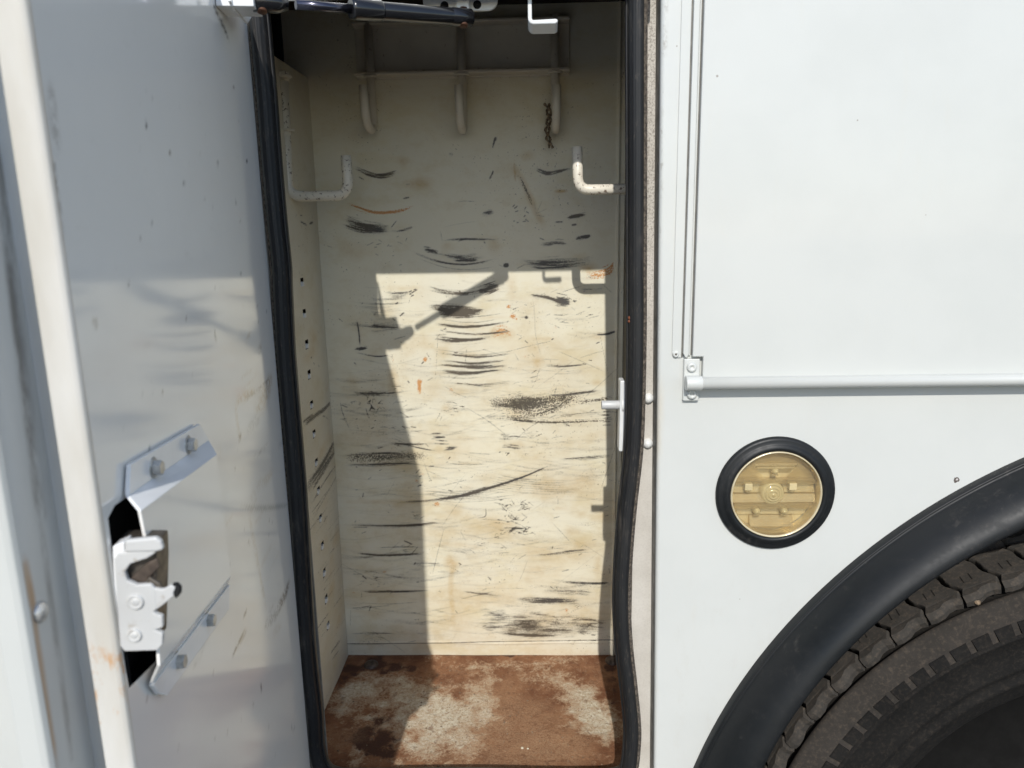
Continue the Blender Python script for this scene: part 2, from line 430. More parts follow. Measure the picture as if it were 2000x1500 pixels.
def prism_holes(outline, holes, y0, y1):
    pts = [Vector(p) for p in outline]; ed = [(i, (i+1) % len(outline)) for i in range(len(outline))]
    for h in holes:
        b = len(pts); pts += [Vector(p) for p in h]; ed += [(b+i, b+(i+1) % len(h)) for i in range(len(h))]
    vo, eo, fo, *_ = delaunay_2d_cdt(pts, ed, [], 0, 1e-7)
    vo = np.array([(v.x, v.y) for v in vo]); keep = []
    for f in fo:
        c = vo[list(f)].mean(0); u = np.array([c[0]]); w = np.array([c[1]])
        if inside(outline, u, w)[0] and not any(inside(h, u, w)[0] for h in holes): keep.append(tuple(f))
    n = len(vo); mb = MB()
    vs = [(a, y0, b) for a, b in vo]+[(a, y1, b) for a, b in vo]
    fs = keep+[tuple(i+n for i in f[::-1]) for f in keep]
    from collections import Counter
    cnt = Counter(tuple(sorted((f[i], f[(i+1) % len(f)]))) for f in keep for i in range(len(f)))
    fs += [(a, b, b+n, a+n) for (a, b), k in cnt.items() if k == 1]
    return mb.add(vs, fs)
def inside(poly, u, w):
    r = np.zeros(u.shape, bool); n = len(poly)
    for i in range(n):
        x0, y0 = poly[i]; x1, y1 = poly[(i+1) % n]
        c_ = ((y0 > w) != (y1 > w)) & (u < (x1-x0)*(w-y0)/(y1-y0+1e-12)+x0); r ^= c_
    return r
def roundpath(pts, rad, n=7):
    P = [Vector(p) for p in pts]; out = [P[0]]
    for i in range(1, len(P)-1):
        a = (P[i-1]-P[i]); b = (P[i+1]-P[i]); r = min(rad, a.length*.49, b.length*.49)
        p0 = P[i]+a.normalized()*r; p1 = P[i]+b.normalized()*r
        for k in range(n+1):
            t = k/n; out.append(p0*(1-t)**2+P[i]*2*t*(1-t)+p1*t*t)
    out.append(P[-1]); return out
def catmull(pts, n=8):
    P = [np.array(p, float) for p in pts]; P = [2*P[0]-P[1]]+P+[2*P[-1]-P[-2]]; out = []
    for i in range(1, len(P)-2):
        for k in range(n):
            t = k/n; out.append(.5*((2*P[i])+(-P[i-1]+P[i+1])*t+(2*P[i-1]-5*P[i]+4*P[i+1]-P[i+2])*t*t+(-P[i-1]+3*P[i]-3*P[i+1]+P[i+2])*t**3))
    out.append(P[-2]); return out
def head(name, c, axis, r, h, mat, parent, dome=True, hexa=False):
    if hexa:
        mb = MB().lathe([(0, h), (r*.72, h), (r*.80, h*.86), (r*.80, h*.25)], c, axis, 6, False)
        mb.lathe([(r*.8, h*.25), (r*1.12, h*.18), (r*1.15, -.0006)], c, axis, 24)
    elif dome:
        mb = MB().lathe([(0.0001, h), (r*.4, h*.95), (r*.75, h*.66), (r*.95, h*.25), (r, -.0006)], c, axis, 24)
    else:
        mb = MB().lathe([(0.0001, h*.55), (r*.28, h*.55), (r*.36, h), (r*.72, h), (r*.92, h*.6), (r, -.0006)], c, axis, 24)
    return mb.build(name, mat, parent)

# ------------------------------------------------------------------ wear painter: 2D fields on a surface
class Paint:
    def __init__(s, U, W):
        s.U, s.W = U, W; s.l = {}
    def layer(s, n):
        if n not in s.l: s.l[n] = np.zeros(s.U.shape, np.float32)
        return s.l[n]
    def noise(s, fu, fw_, seed):
        r = np.random.RandomState(seed); a = r.rand(128, 128).astype(np.float32)
        x = s.U*fu+100; y = s.W*fw_+100
        xi = np.floor(x).astype(int); yi = np.floor(y).astype(int); fx = x-xi; fy = y-yi
        fx = fx*fx*(3-2*fx); fy = fy*fy*(3-2*fy); g = lambda i, j: a[i % 128, j % 128]
        return (g(xi, yi)*(1-fx)+g(xi+1, yi)*fx)*(1-fy)+(g(xi, yi+1)*(1-fx)+g(xi+1, yi+1)*fx)*fy
    def put(s, n, mask, val):
        L = s.layer(n); L[mask] = 1-(1-L[mask])*(1-np.clip(val, 0, .98))
    def stroke(s, n, pts, w, st, taper=.35, fade=0.0):
        P = np.array(catmull(pts, 6)) if len(pts) > 2 else np.array(pts, float)
        lo = P.min(0)-w*1.5; hi = P.max(0)+w*1.5
        mk = (s.U > lo[0]) & (s.U < hi[0]) & (s.W > lo[1]) & (s.W < hi[1])
        if not mk.any(): return
        q = np.stack([s.U[mk], s.W[mk]], 1); best = np.full(len(q), 9.0); tt = np.zeros(len(q))
        seg = np.linalg.norm(np.diff(P, axis=0), axis=1); cum = np.r_[0, np.cumsum(seg)]; tot = cum[-1]+1e-9
        for i in range(len(P)-1):
            d = P[i+1]-P[i]; l2 = d@d+1e-12; t = np.clip(((q-P[i])@d)/l2, 0, 1)
            dist = np.linalg.norm(q-P[i]-t[:, None]*d, axis=1); b = dist < best
            best[b] = dist[b]; tt[b] = (cum[i]+t[b]*seg[i])/tot
        wid = w*.5*(1-taper+taper*np.sin(np.pi*np.clip(tt, .02, .98)))+1e-6
        v = np.clip(1.35-best/wid*1.1, 0, 1)
        v *= np.clip(np.minimum(tt, 1-tt)/.12, .25, 1) if taper > 0 else 1
        s.put(n, mk, st*v*(1-fade*tt))
    def blob(s, n, c, ru, rw, st, soft=1.0, nz=0.0, seed=1):
        d = np.sqrt(((s.U-c[0])/ru)**2+((s.W-c[1])/rw)**2)
        if nz: d = d+(s.noise(60, 60, seed)-.5)*nz
        mk = d < 1
        if mk.any(): s.put(n, mk, st*np.clip((1-d[mk])/soft, 0, 1))
    def write(s, me, names):
        for n in names:
            a = me.attributes.new(n, 'FLOAT', 'POINT'); a.data.foreach_set('value', np.ascontiguousarray(s.layer(n).ravel(), dtype=np.float32))
def gridmesh(name, us, ws, fn, mat, parent, names, paint, hole=None, flip=False):
    nu, nw = len(us), len(ws); U, W = np.meshgrid(us, ws)
    p = Paint(U, W); paint(p)
    V = fn(U.ravel(), W.ravel()).astype(float); org = (V.min(0)+V.max(0))/2
    i = np.arange(nu*nw).reshape(nw, nu)
    a, b, c, d = i[:-1, :-1].ravel(), i[:-1, 1:].ravel(), i[1:, 1:].ravel(), i[1:, :-1].ravel()
    Q = np.stack([a, b, c, d] if not flip else [a, d, c, b], 1)
    if hole is not None:
        cu = (U[:-1, :-1]+U[1:, 1:]).ravel()/2; cw = (W[:-1, :-1]+W[1:, 1:]).ravel()/2; Q = Q[~hole(cu, cw)]
    me = bpy.data.meshes.new(name); n = len(Q)
    me.vertices.add(nu*nw); me.vertices.foreach_set('co', (V-org).ravel().astype(np.float32))
    me.loops.add(n*4); me.loops.foreach_set('vertex_index', Q.ravel().astype(np.int32))
    me.polygons.add(n); me.polygons.foreach_set('loop_start', np.arange(0, n*4, 4, dtype=np.int32))
    me.update(calc_edges=True); p.write(me, names)
    me.polygons.foreach_set('use_smooth', np.ones(n, bool))
    me.materials.append(mat)
    return link(name, me, parent, org)

# ------------------------------------------------------------------ ground
g = MB().add([(-60, -60, GROUND), (60, -60, GROUND), (60, 60, GROUND), (-60, 60, GROUND)], [(0, 1, 2, 3)]).build('ground', MT['ground'])
g['kind'] = 'structure'; g['label'] = 'dark asphalt yard under the truck'

# ------------------------------------------------------------------ the truck
truck = link('service_truck', None, None, (0.45, 0.5, GROUND))
truck['label'] = 'white service truck body with open side compartment, round marker lamp and wheel'
truck['category'] = 'truck'

# side skin, right of the opening, with the wheel arch cut out
EJ_T, EJ_B = 0.1265, 0.1385                 # the jamb edge leans a little
ARC_C, ARC_R = (0.837, 0.674), 0.660
NR = .0045
pts = [(EJ_T-.003+NR, 0, 2.25), (1.75, 0, 2.25), (1.75, 0, .40)]
a_end = math.asin((.40-ARC_C[1])/ARC_R); 
aa = np.linspace(a_end, math.pi-a_end, 90)
pts += [(ARC_C[0]+ARC_R*math.cos(a), 0, ARC_C[1]+ARC_R*math.sin(a)) for a in aa]
pts += [(EJ_B+.0105+NR, 0, .40)]
LC = at(1513, 963); LC = np.array([LC[0], 0, LC[2]])
lamp_hole = [(LC[0]+.0530*math.cos(a), LC[2]+.0530*math.sin(a)) for a in np.linspace(0, 2*math.pi, 56, endpoint=False)]
side = prism_holes([(x, z) for x, _, z in pts], [lamp_hole], 0, .031).build('side_panel', MT['body'], truck)
side['label'] = 'sunlit white painted side panel'
vs = []; fs = []
for i, (x_, z_) in enumerate(((EJ_T-.003, 2.25), (EJ_B+.0105, .40))):
    for k in range(9): a = k/8*math.pi/2; vs.append((x_+NR-NR*math.sin(a), NR-NR*math.cos(a), z_))
    vs += [(x_, .031, z_)]
for k in range(9): fs.append((k, k+1, 10+k+1, 10+k))
MB().add(vs, fs, True).build('rounded_edge', MT['body'], side)
# return edge behind the rounded corner, its shade painted in as grimy grey
e0 = np.array([EJ_T-.003-.0004, 0.0055, 2.25]); e1 = np.array([EJ_B+.0105-.0004, .0055, .40])
MB().add([e0, e1, e1+[0, .026, 0], e0+[0, .026, 0]], [(0, 1, 2, 3)]).build('panel_return', MT['edge_grime_shade'], side)
# header over the opening, sill under it and skin on the hinge side
MB().box((-.2905, 0, TOP+.002), (EJ_T-.004, .004, 2.25)).build('header_panel', MT['body'], truck, bevel=.003)
MB().box((-.2905, .002, .40), (.138, .031, .850)).build('sill_panel', MT['body'], truck, bevel=.003)
MB().box((-1.5, .012, .40), (-.2915, .031, 2.25)).build('hinge_side_panel', MT['body'], truck, bevel=.003)

# ---- compartment shell
T = .004
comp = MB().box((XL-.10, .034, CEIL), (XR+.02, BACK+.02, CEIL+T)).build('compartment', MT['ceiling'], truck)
comp['label'] = 'open tool compartment with scuffed cream paint and rusty floor'
MB().box((XR, .034, FLOOR-.02), (XR+T, BACK+.02, CEIL)).build('right_wall', MT['side_inner'], comp)
MB().box((XL-.10, .034, FLOOR-.02), (XL-.096, BACK+.02, CEIL)).build('cavity_wall', MT['void'], comp)
MB().box((XL-.096, .034, FLOOR-.02), (XL-.030, .036, CEIL)).build('cavity_front', MT['void'], comp)
MB().box((XL-.095, BACK+.006, FLOOR), (XL-.028, BACK+.012, CEIL)).build('cavity_back', MT['void'], comp)
# inner faces of the opening frame (flanges that carry the seal), at Y = .031
FY = .0312
MB().box((.1155, FY, .80), (XR+T, FY+.0028, CEIL)).build('jamb_flange', MT['foam'], comp)
MB().box((XL-.03, FY, .80), (-.275, FY+.0028, CEIL)).build('hinge_flange', MT['edge_grime_shade'], comp)
MB().box((-.275, FY, .80), (.1155, FY+.0028, .858)).build('sill_flange', MT['body'], comp)
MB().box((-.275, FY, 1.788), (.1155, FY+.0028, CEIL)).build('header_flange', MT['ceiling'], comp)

# ---- back wall with every scuff
def px(x, y, Y=BACK): p = at(x, y, Y); return (p[0], p[2])
MMX = .00080                                   # metres per photo pixel on the back wall
LAY = ['scuff', 'rust', 'tan', 'brown']
def paint_back(p):
    A = lambda L: [px(600+x/3., 250+y/3.) for x, y in L]
    B = lambda L: [px(600+x/2.5, 700+y/2.5) for x, y in L]
    rb = random.Random(3)
    def S(L, w, st, layer='scuff', c=A, k=3., **kw):
        Q = [np.array(q) for q in c(L)]; W_ = w/k*MMX
        if len(Q) < 3 or w < 7 or kw.get('taper', .35) < .2:
            p.stroke(layer, Q, max(W_*1.3, .0016), st*.85, **kw); return
        p.stroke(layer, Q, W_*4.5, st*.14); p.stroke(layer, Q, W_*2.2, st*.22); p.stroke(layer, Q, W_*1.2, st*.34)
        C = np.array(catmull(Q, 8)); n_ = len(C)
        for b_ in range(int(4+w*.7)):
            i0 = rb.randrange(0, max(1, int(n_*.55))); i1 = min(n_, i0+int(n_*rb.uniform(.25, .8))+3)
            off = rb.gauss(0, .55)*W_; wob = rb.uniform(-.3, .3)*W_
            T = C[i0:i1].copy(); T[:, 1] += off+np.linspace(-wob, wob, len(T))
            p.stroke(layer, T[::3] if len(T) > 8 else T, rb.choice([.0014, .0018, .0024]), st*rb.uniform(.2, .8))
    def SB(L, w, st, layer='scuff', **kw): S(L, w, st, layer, B, 2.5, **kw)
    # upper wall
    S([(270,235),(380,275),(450,280),(530,258)], 13, 1); S([(300,285),(335,305)], 8, .8)
    S([(230,440),(300,465),(400,495),(540,485),(640,445)], 14, .75, 'rust')
    S([(235,450),(330,475),(420,497)], 6, .5)
    S([(215,535),(330,575),(490,590)], 24, .95); S([(210,570),(330,600),(480,606)], 16, .9); S([(480,606),(560,598),(630,575)], 7, .45)
    S([(490,585),(525,540)], 7, .8); S([(1335,235),(1410,262),(1480,250),(1555,235)], 11, .9)
    S([(1520,525),(1570,517),(1640,505)], 13, .9); S([(1540,520),(1600,515)], 20, .7); S([(1450,552),(1500,550)], 12, .8); S([(1555,568),(1572,566)], 12, .9, taper=0)
    S([(1570,652),(1620,640),(1660,632)], 13, .9); S([(1625,640),(1660,632)], 19, .9); S([(1360,645),(1390,655)], 8, .8); S([(1360,680),(1450,672),(1530,678)], 14, .6); S([(1380,690),(1440,685)], 9, .5)
    S([(680,712),(720,722),(770,738)], 14, .95); S([(600,715),(760,780),(930,800),(1110,768)], 7, .65); S([(640,760),(800,815),(950,830),(1110,812)], 6, .6)
    S([(760,735),(900,757),(1000,742)], 12, .45); S([(800,752),(930,765),(1040,755)], 14, .4); S([(860,777),(930,778),(1000,775)], 10, .9)
    S([(880,430),(930,428),(990,430)], 5, .6); S([(1020,505),(1060,495),(1100,490)], 12, .6); S([(1065,295),(1085,270),(1090,248)], 7, .8)
    S([(1085,120),(1095,80),(1105,50)], 10, .6); S([(1098,75),(1110,55)], 14, .8); S([(830,150),(855,158)], 22, .4); S([(560,415),(600,405)], 11, .8)
    S([(1230,770),(1330,795),(1500,795),(1700,765)], 32, .42); S([(1280,800),(1420,790),(1600,775)], 26, .35); S([(1310,815),(1400,820),(1560,805)], 9, .6)
    S([(780,600),(790,660)], 4, .6); S([(790,660),(900,650),(1120,655)], 7, .65); S([(880,665),(940,645)], 12, .7); S([(800,580),(900,560),(1000,545)], 5, .4)
    p.blob('tan', A([(820,690)])[0], .012, .010, .35, 1, .5); p.blob('tan', A([(1100,690)])[0], .016, .018, .4, 1, .5)
    for q in [(1205,460),(1215,470),(1220,490),(1210,545),(1230,555),(1275,475),(1285,490),(1270,520),(1280,535),(1265,548)]:
        S([q, (q[0]+rnd.uniform(5, 22), q[1]+rnd.uniform(-14, 14))], 7, .85, taper=0)
    S([(1340,500),(1330,430)], 4, .5); S([(1335,505),(1410,470)], 4, .5); S([(1335,510),(1400,520)], 5, .6); S([(1340,505),(1380,420)], 3, .5)
    S([(1190,220),(1240,270),(1290,370),(1340,490),(1390,570)], 34, .6, 'tan', taper=.1); S([(1210,225),(1215,250),(1225,270)], 50, .5, 'tan')
    S([(1240,270),(1280,360),(1330,470)], 14, .45, 'brown')
    p.blob('tan', A([(660,320)])[0], .028, .012, .7, 1, .6); p.blob('tan', A([(560,190)])[0], .012, .010, .6, 1, .4); p.blob('tan', A([(1300,160)])[0], .015, .01, .45, 1, .4)
    p.blob('tan', A([(1495,370)])[0], .012, .004, .9, .6, .5); p.blob('brown', A([(1480,370)])[0], .005, .003, .6)
    p.blob('rust', A([(930,70)])[0], .02, .01, .14); p.blob('rust', px(1172, 215), .012, .014, .28, 1, .6)
    p.blob('scuff', A([(1165,805)])[0], .0055, .0045, 1, .4); S([(1165,815),(1178,790)], 12, .9); S([(1225,825),(1275,800)], 6, .7); S([(1120,800),(1150,815)], 4, .6)
    S([(1620,860),(1720,855),(1770,835),(1800,795)], 26, .8, 'rust'); p.blob('tan', A([(1650,820)])[0], .018, .012, .8, 1, .6)
    for q in [(345,690),(400,685),(440,670),(480,680),(500,690),(520,640),(575,665),(560,680),(390,700),(510,745),(100,690),(115,690),(555,800),(545,830)]:
        S([q, (q[0]+rnd.uniform(-40, 50), q[1]+rnd.uniform(-25, 25))], 5, .75)
    # lit middle
    S([(1300,980),(1400,995),(1470,1015),(1545,1020)], 15, .95); S([(1450,1010),(1500,1018),(1545,1018)], 30, .95); S([(1555,1015),(1580,1012)], 8, .8); S([(1560,1005),(1570,1025)], 6, .7)
    S([(710,935),(800,960),(900,970),(1000,955),(1130,930)], 20, .6); S([(1000,962),(1060,948),(1130,922)], 32, .85); S([(860,968),(950,970)], 20, .6)
    S([(700,1045),(800,1065),(900,1080),(1045,1072)], 26, 1); S([(760,1060),(860,1078),(980,1080)], 32, .9); S([(720,1035),(850,1045),(990,1052)], 12, .55)
    for i in range(9): S([(250+rnd.uniform(0,180), 1000+i*22),(400, 1010+i*22+rnd.uniform(-6,6)),(560+rnd.uniform(-60,40), 1000+i*22)], 10, .25)
    S([(470,985),(540,990),(600,965)], 12, .45); S([(450,965),(530,970),(610,960)], 8, .4)
    for q in [(600,960),(615,965),(625,950),(612,985),(600,975),(632,955),(520,1030),(545,1100),(555,1090)]: S([q, (q[0]+10, q[1]-6)], 8, .9, taper=0)
    for i in range(13):
        y0 = 1090+i*33+rnd.uniform(-8, 8); x0 = 735+rnd.uniform(-20, 80); x1 = 1090+rnd.uniform(-60, 130)
        S([(x0, y0),((x0+x1)/2-40, y0+18),((x0+x1)/2+60, y0+17),(x1, y0-2)], rnd.choice([6, 8, 11]), rnd.uniform(.35, .75))
    S([(750,1140),(900,1160),(1050,1155),(1190,1133)], 8, .75); S([(740,1235),(880,1247),(1060,1232)], 10, .8); S([(780,1420),(930,1437),(1140,1418)], 13, .75); S([(770,1388),(950,1398),(1120,1388)], 8, .75)
    S([(1390,1385),(1500,1395),(1640,1385)], 9, .6); S([(1440,1440),(1540,1440)], 7, .5); S([(1380,1355),(1480,1358)], 5, .5)
    S([(290,1120),(303,1200),(310,1285)], 9, .6); S([(275,1297),(310,1292),(355,1280)], 9, .9); S([(280,1312),(400,1337),(490,1330)], 7, .6); S([(230,1145),(380,1160),(480,1170),(570,1165)], 9, .6)
    S([(505,1240),(580,1218)], 7, .7); S([(1690,1212),(1760,1208),(1815,1188)], 10, .9); S([(1320,1000),(1330,1060),(1340,1220),(1375,1350)], 4, .55); S([(1720,905),(1790,970)], 4, .6); S([(1640,860),(1670,885)], 4, .6)
    S([(1215,1320),(1240,1365)], 5, .6); p.blob('scuff', A([(1285,1110)])[0], .004, .004, .8, .6); S([(1250,1110),(1285,1108)], 10, .5)
    for (x, y, r, st) in [(1178,1047,.0045,1),(1205,1105,.0075,1),(690,1352,.008,1),(662,1487,.006,.9),(1225,1120,.004,.7)]: p.blob('rust', A([(x, y)])[0], r, r*.9, st, .7, .8, 3)
    S([(1075,1225),(1110,1195),(1160,1190),(1205,1215)], 40, .45, 'rust'); p.blob('tan', A([(1140,1200)])[0], .022, .014, .8, 1, .5)
    p.blob('tan', A([(790,1310)])[0], .016, .012, .6, 1, .6); p.blob('tan', A([(1350,1370)])[0], .012, .016, .6, 1, .5); p.blob('tan', A([(680,1260)])[0], .025, .018, .5, 1, .6); p.blob('tan', A([(1700,1225)])[0], .015, .01, .5)
    p.blob('tan', A([(1200,920)])[0], .012, .03, .35, 1, .5); p.blob('tan', A([(300,720)])[0], .04, .02, .4, 1, .6); p.blob('tan', A([(640,970)])[0], .04, .02, .2)
    # lower wall
    for i in range(60):
        t = rnd.random(); x0 = 820+rnd.uniform(0, 160); y0 = 205+rnd.uniform(-12, 75)
        SB([(x0, y0),(1000+rnd.uniform(-50, 60), y0+rnd.uniform(-5, 25)),(1180, y0-5+rnd.uniform(-20, 10)),(1270+rnd.uniform(0, 150), 160+rnd.uniform(-20, 60))], rnd.choice([4, 6, 9]), rnd.uniform(.05, .14), 'brown')
    p.blob('brown', B([(1090,222)])[0], .075, .020, .50, 1.0, .4); p.blob('brown', B([(1080,222)])[0], .050, .013, .62, 1.0, .3); p.blob('brown', B([(1170,200)])[0], .10, .026, .30, 1, .5)
    SB([(880,205),(1000,225),(1120,228)], 30, .3, 'brown'); SB([(1180,185),(1300,172),(1440,155)], 8, .85); SB([(940,288),(1060,305),(1200,312),(1490,300)], 9, .8, 'brown'); SB([(1000,300),(1100,312)], 12, .6)
    SB([(1310,215),(1400,205),(1500,185)], 10, .55, 'brown'); SB([(1450,300),(1495,295)], 8, .7)
    for i in range(5): SB([(1440, 262+i*16),(1485, 258+i*16+rnd.uniform(-3,3))], 8, .75)
    SB([(170,487),(400,485),(540,478),(610,472)], 62, .50, 'brown', taper=.05); SB([(180,482),(400,480),(560,474)], 30, .35, 'brown', taper=.1); SB([(170,522),(300,520),(460,515),(560,518)], 9, .8); SB([(175,470),(350,463),(500,468)], 8, .6)
    SB([(400,412),(520,420),(650,415)], 8, .55); SB([(480,424),(560,440),(640,455)], 7, .5)
    for c0 in [(655,380),(650,405),(700,440),(985,385),(1000,425)]:
        for i in range(5): x, y = c0[0]+rnd.uniform(-30, 30), c0[1]+rnd.uniform(-14, 14); SB([(x-25, y),(x+25, y+rnd.uniform(-4, 4))], 9, .55)
    SB([(440,705),(600,695),(760,670),(900,630),(1050,580),(1190,520)], 9, .95); SB([(640,690),(780,665),(920,622)], 9, .8)
    for i in range(8): y = 600+i*8; SB([(500+rnd.uniform(0,120), y+rnd.uniform(20,40)),(700, y+45+rnd.uniform(-5,5)),(860, y+40),(980+rnd.uniform(-60,80), y+22)], 5, .5)
    for i in range(7): y = 560+i*11; SB([(870+rnd.uniform(0,60), y),(1000, y+22),(1150, y+34),(1300+rnd.uniform(-60,30), y+36)], 6, .4)
    for L, w, st in [([(215,812),(400,818),(540,815),(660,800)],9,.85),([(220,825),(300,825)],7,.7),([(230,952),(400,962),(580,953)],10,.85),([(340,925),(540,920)],7,.7),([(260,1140),(400,1140),(600,1136)],7,.8),([(265,1145),(265,1170)],5,.7),
        ([(205,1345),(330,1342),(430,1345)],5,.7),([(210,1220),(260,1218),(315,1208)],6,.8),([(300,1238),(312,1208)],6,.8),([(212,1225),(210,1310)],4,.6),([(260,1195),(400,1200),(560,1190)],6,.5),([(350,662),(440,665)],5,.5),([(270,680),(275,655)],6,.8),
        ([(1100,960),(1200,955),(1300,940),(1380,935)],9,.6),([(1160,930),(1260,925)],6,.5),([(1250,1092),(1380,1098),(1490,1095)],7,.95),([(510,1000),(650,1003)],5,.7),([(520,1010),(530,995)],7,.7),([(470,890),(515,910)],9,.9),
        ([(830,780),(870,770),(872,730)],6,.8),([(840,785),(940,790),(1010,800)],5,.6),([(1200,780),(1235,770)],6,.7),([(1225,680),(1225,715)],4,.6),([(1240,1040),(1280,1030)],8,.6),([(880,1065),(900,1085)],9,.8),([(740,1178),(880,1145),(920,1135)],6,.6),
        ([(1230,495),(1360,485),(1500,470)],7,.7),([(680,512),(760,518),(880,516)],5,.7),([(780,460),(900,468)],5,.6),([(1010,380),(1080,385)],6,.5),([(220,165),(330,172),(400,160)],7,.5),([(330,180),(410,182)],6,.5)]: SB(L, w, st)
    for i in range(60):
        x, y = rnd.uniform(930, 1100), rnd.uniform(695, 870); SB([(x, y),(x+rnd.uniform(-22, 22), y+rnd.uniform(-12, 12)),(x+rnd.uniform(-30, 30), y+rnd.uniform(-16, 16))], 4, .75)
    SB([(980,850),(1010,830),(1060,830)], 9, .9); SB([(1040,840),(1080,845)], 16, .6, 'brown')
    for i in range(24):
        x, y = rnd.gauss(318, 20), rnd.gauss(225, 22); SB([(x, y),(x+rnd.uniform(-18, 18), y+rnd.uniform(-22, 22))], 6, .75)
    SB([(280,185),(340,180),(365,190)], 6, .5); SB([(285,240),(300,290)], 6, .6); SB([(160,205),(175,270),(210,350)], 5, .7); SB([(165,225),(200,240)], 9, .7)
    # dark smudge low on the right
    for i in range(150):
        x = rnd.uniform(860, 1430); y = rnd.gauss(1300 if x > 1050 else 1280, 34); w = rnd.uniform(20, 80)
        SB([(x-w, y+rnd.uniform(-6, 6)),(x, y),(x+w, y+rnd.uniform(-8, 6))], rnd.choice([4, 6, 9, 13]), rnd.uniform(.06, .26))
    p.blob('scuff', B([(1180,1325)])[0], .10, .014, .38, 1, .8); p.blob('scuff', B([(1340,1305)])[0], .055, .017, .42, 1, .8, 4); p.blob('scuff', B([(1000,1255)])[0], .09, .02, .25, 1, .6, 5)
    SB([(1010,1178),(1150,1185),(1340,1180)], 22, .7); SB([(940,1345),(1080,1352),(1240,1352)], 14, .7); SB([(760,1140),(860,1152),(960,1165)], 12, .5); SB([(1150,1130),(1320,1140),(1400,1150)], 26, .4)
    SB([(190,1392),(540,1392),(900,1384),(1500,1374)], 6, .85, taper=0); SB([(200,1398),(400,1396)], 4, .6)
    # stains
    p.blob('tan', B([(710,1000)])[0], .026, .02, .9, 1, .6); p.blob('rust', B([(705,1005)])[0], .018, .012, .34, 1, .7); SB([(712,1010),(700,1120),(715,1290)], 26, .55, 'tan', taper=.1); SB([(700,1020),(745,1045)], 9, .6, 'brown')
    p.blob('tan', B([(720,740)])[0], .035, .022, .5, 1, .6); p.blob('tan', B([(1170,640)])[0], .030, .024, .55, 1, .6, 9); p.blob('tan', B([(400,700)])[0], .10, .006, .5); p.blob('tan', B([(1290,840)])[0], .02, .012, .4, 1, .5)
    p.blob('tan', B([(1120,20)])[0], .012, .02, .5, 1, .6); p.blob('rust', B([(548,135)])[0], .005, .016, .9, .8, .6); p.blob('rust', B([(575,10)])[0], .006, .006, .9, .8, .6)
    p.blob('tan', B([(420,100)])[0], .012, .03, .6, 1, .6); p.blob('tan', B([(720,910)])[0], .05, .008, .5, 1, .5); p.blob('tan', B([(1420,1010)])[0], .01, .03, .4, 1, .5); p.blob('tan', B([(860,1000)])[0], .06, .05, .22, 1, .5, 12)
    for i in range(16):
        x, y = rnd.uniform(540, 760), rnd.uniform(190, 290); SB([(x, y),(x+rnd.uniform(10, 40), y+rnd.uniform(-2, 8))], 5, .6, 'brown')
    for i in range(34):
        y = rnd.uniform(600, 1240); x = rnd.uniform(690, 1190)
        p.blob('tan', px(x, y), rnd.uniform(.03, .09), rnd.uniform(.02, .06), rnd.uniform(.06, .20), 1, .6, 70+i)
    zz = np.clip((1.42-p.W)/.30, 0, 1); p.layer('tan')[:] = 1-(1-p.layer('tan'))*(1-.42*zz*np.clip(p.noise(14, 24, 5)*1.7-.40, 0, 1))
    for i in range(70):
        y = rnd.uniform(560, 1255); x = rnd.uniform(680, 1195); a = rnd.uniform(-.75, .75) if rnd.random() < .65 else rnd.uniform(.8, 2.3); l = rnd.uniform(10, 60)
        p.stroke(rnd.choice(['scuff', 'scuff', 'brown']), [px(x-l*math.cos(a), y-l*math.sin(a)), px(x, y+rnd.uniform(-4, 4)), px(min(x+l*math.cos(a), 1208), y+l*math.sin(a))], rnd.choice([.0012, .0015]), rnd.uniform(.25, .65))
    for i in range(46):
        x, y = rnd.uniform(680, 1190), rnd.choice([rnd.uniform(760, 900), rnd.uniform(960, 1250), rnd.uniform(560, 1250)]); n_ = rnd.randrange(4, 14); sp_ = rnd.uniform(6, 22)
        for k_ in range(n_):
            x1, y1 = x+rnd.gauss(0, sp_), y+rnd.gauss(0, sp_*.5); l = rnd.uniform(2, 12); a = rnd.gauss(-.05, .35)
            p.stroke(rnd.choice(['scuff', 'scuff', 'brown']), [px(x1-l*math.cos(a), y1-l*math.sin(a)), px(min(x1+l*math.cos(a), 1208), y1+l*math.sin(a))], rnd.choice([.0012, .0016, .0022]), rnd.uniform(.2, .7))
    for i in range(26):
        x, y = rnd.uniform(690, 1190), rnd.uniform(740, 1240); p.blob('brown', px(x, y), rnd.uniform(.012, .05), rnd.uniform(.004, .012), rnd.uniform(.10, .26), 1, .7, 200+i)
    for i in range(18):
        x, y = rnd.uniform(690, 1190), rnd.uniform(620, 1240); p.blob('rust', px(x, y), rnd.uniform(.002, .008), rnd.uniform(.002, .007), rnd.uniform(.25, .7), 1, .9, 300+i)
    # the mass of fine swing marks and nicks
    for i in range(620):
        y = rnd.uniform(540, 1250); x = rnd.uniform(675, 1190)
        if y < 700 and rnd.random() < .55: continue
        w = rnd.uniform(8, 95)*(.5 if y < 700 else 1); sag = w*rnd.uniform(.06, .20)
        c0 = [px(x-w, y-sag*.7), px(x, y+sag*.3), px(min(x+w, 1205), y-sag*rnd.uniform(.3, 1.2))]
        p.stroke('scuff', c0, rnd.choice([2, 2.5, 3.5, 6, 9])*MMX, rnd.uniform(.06, .28))
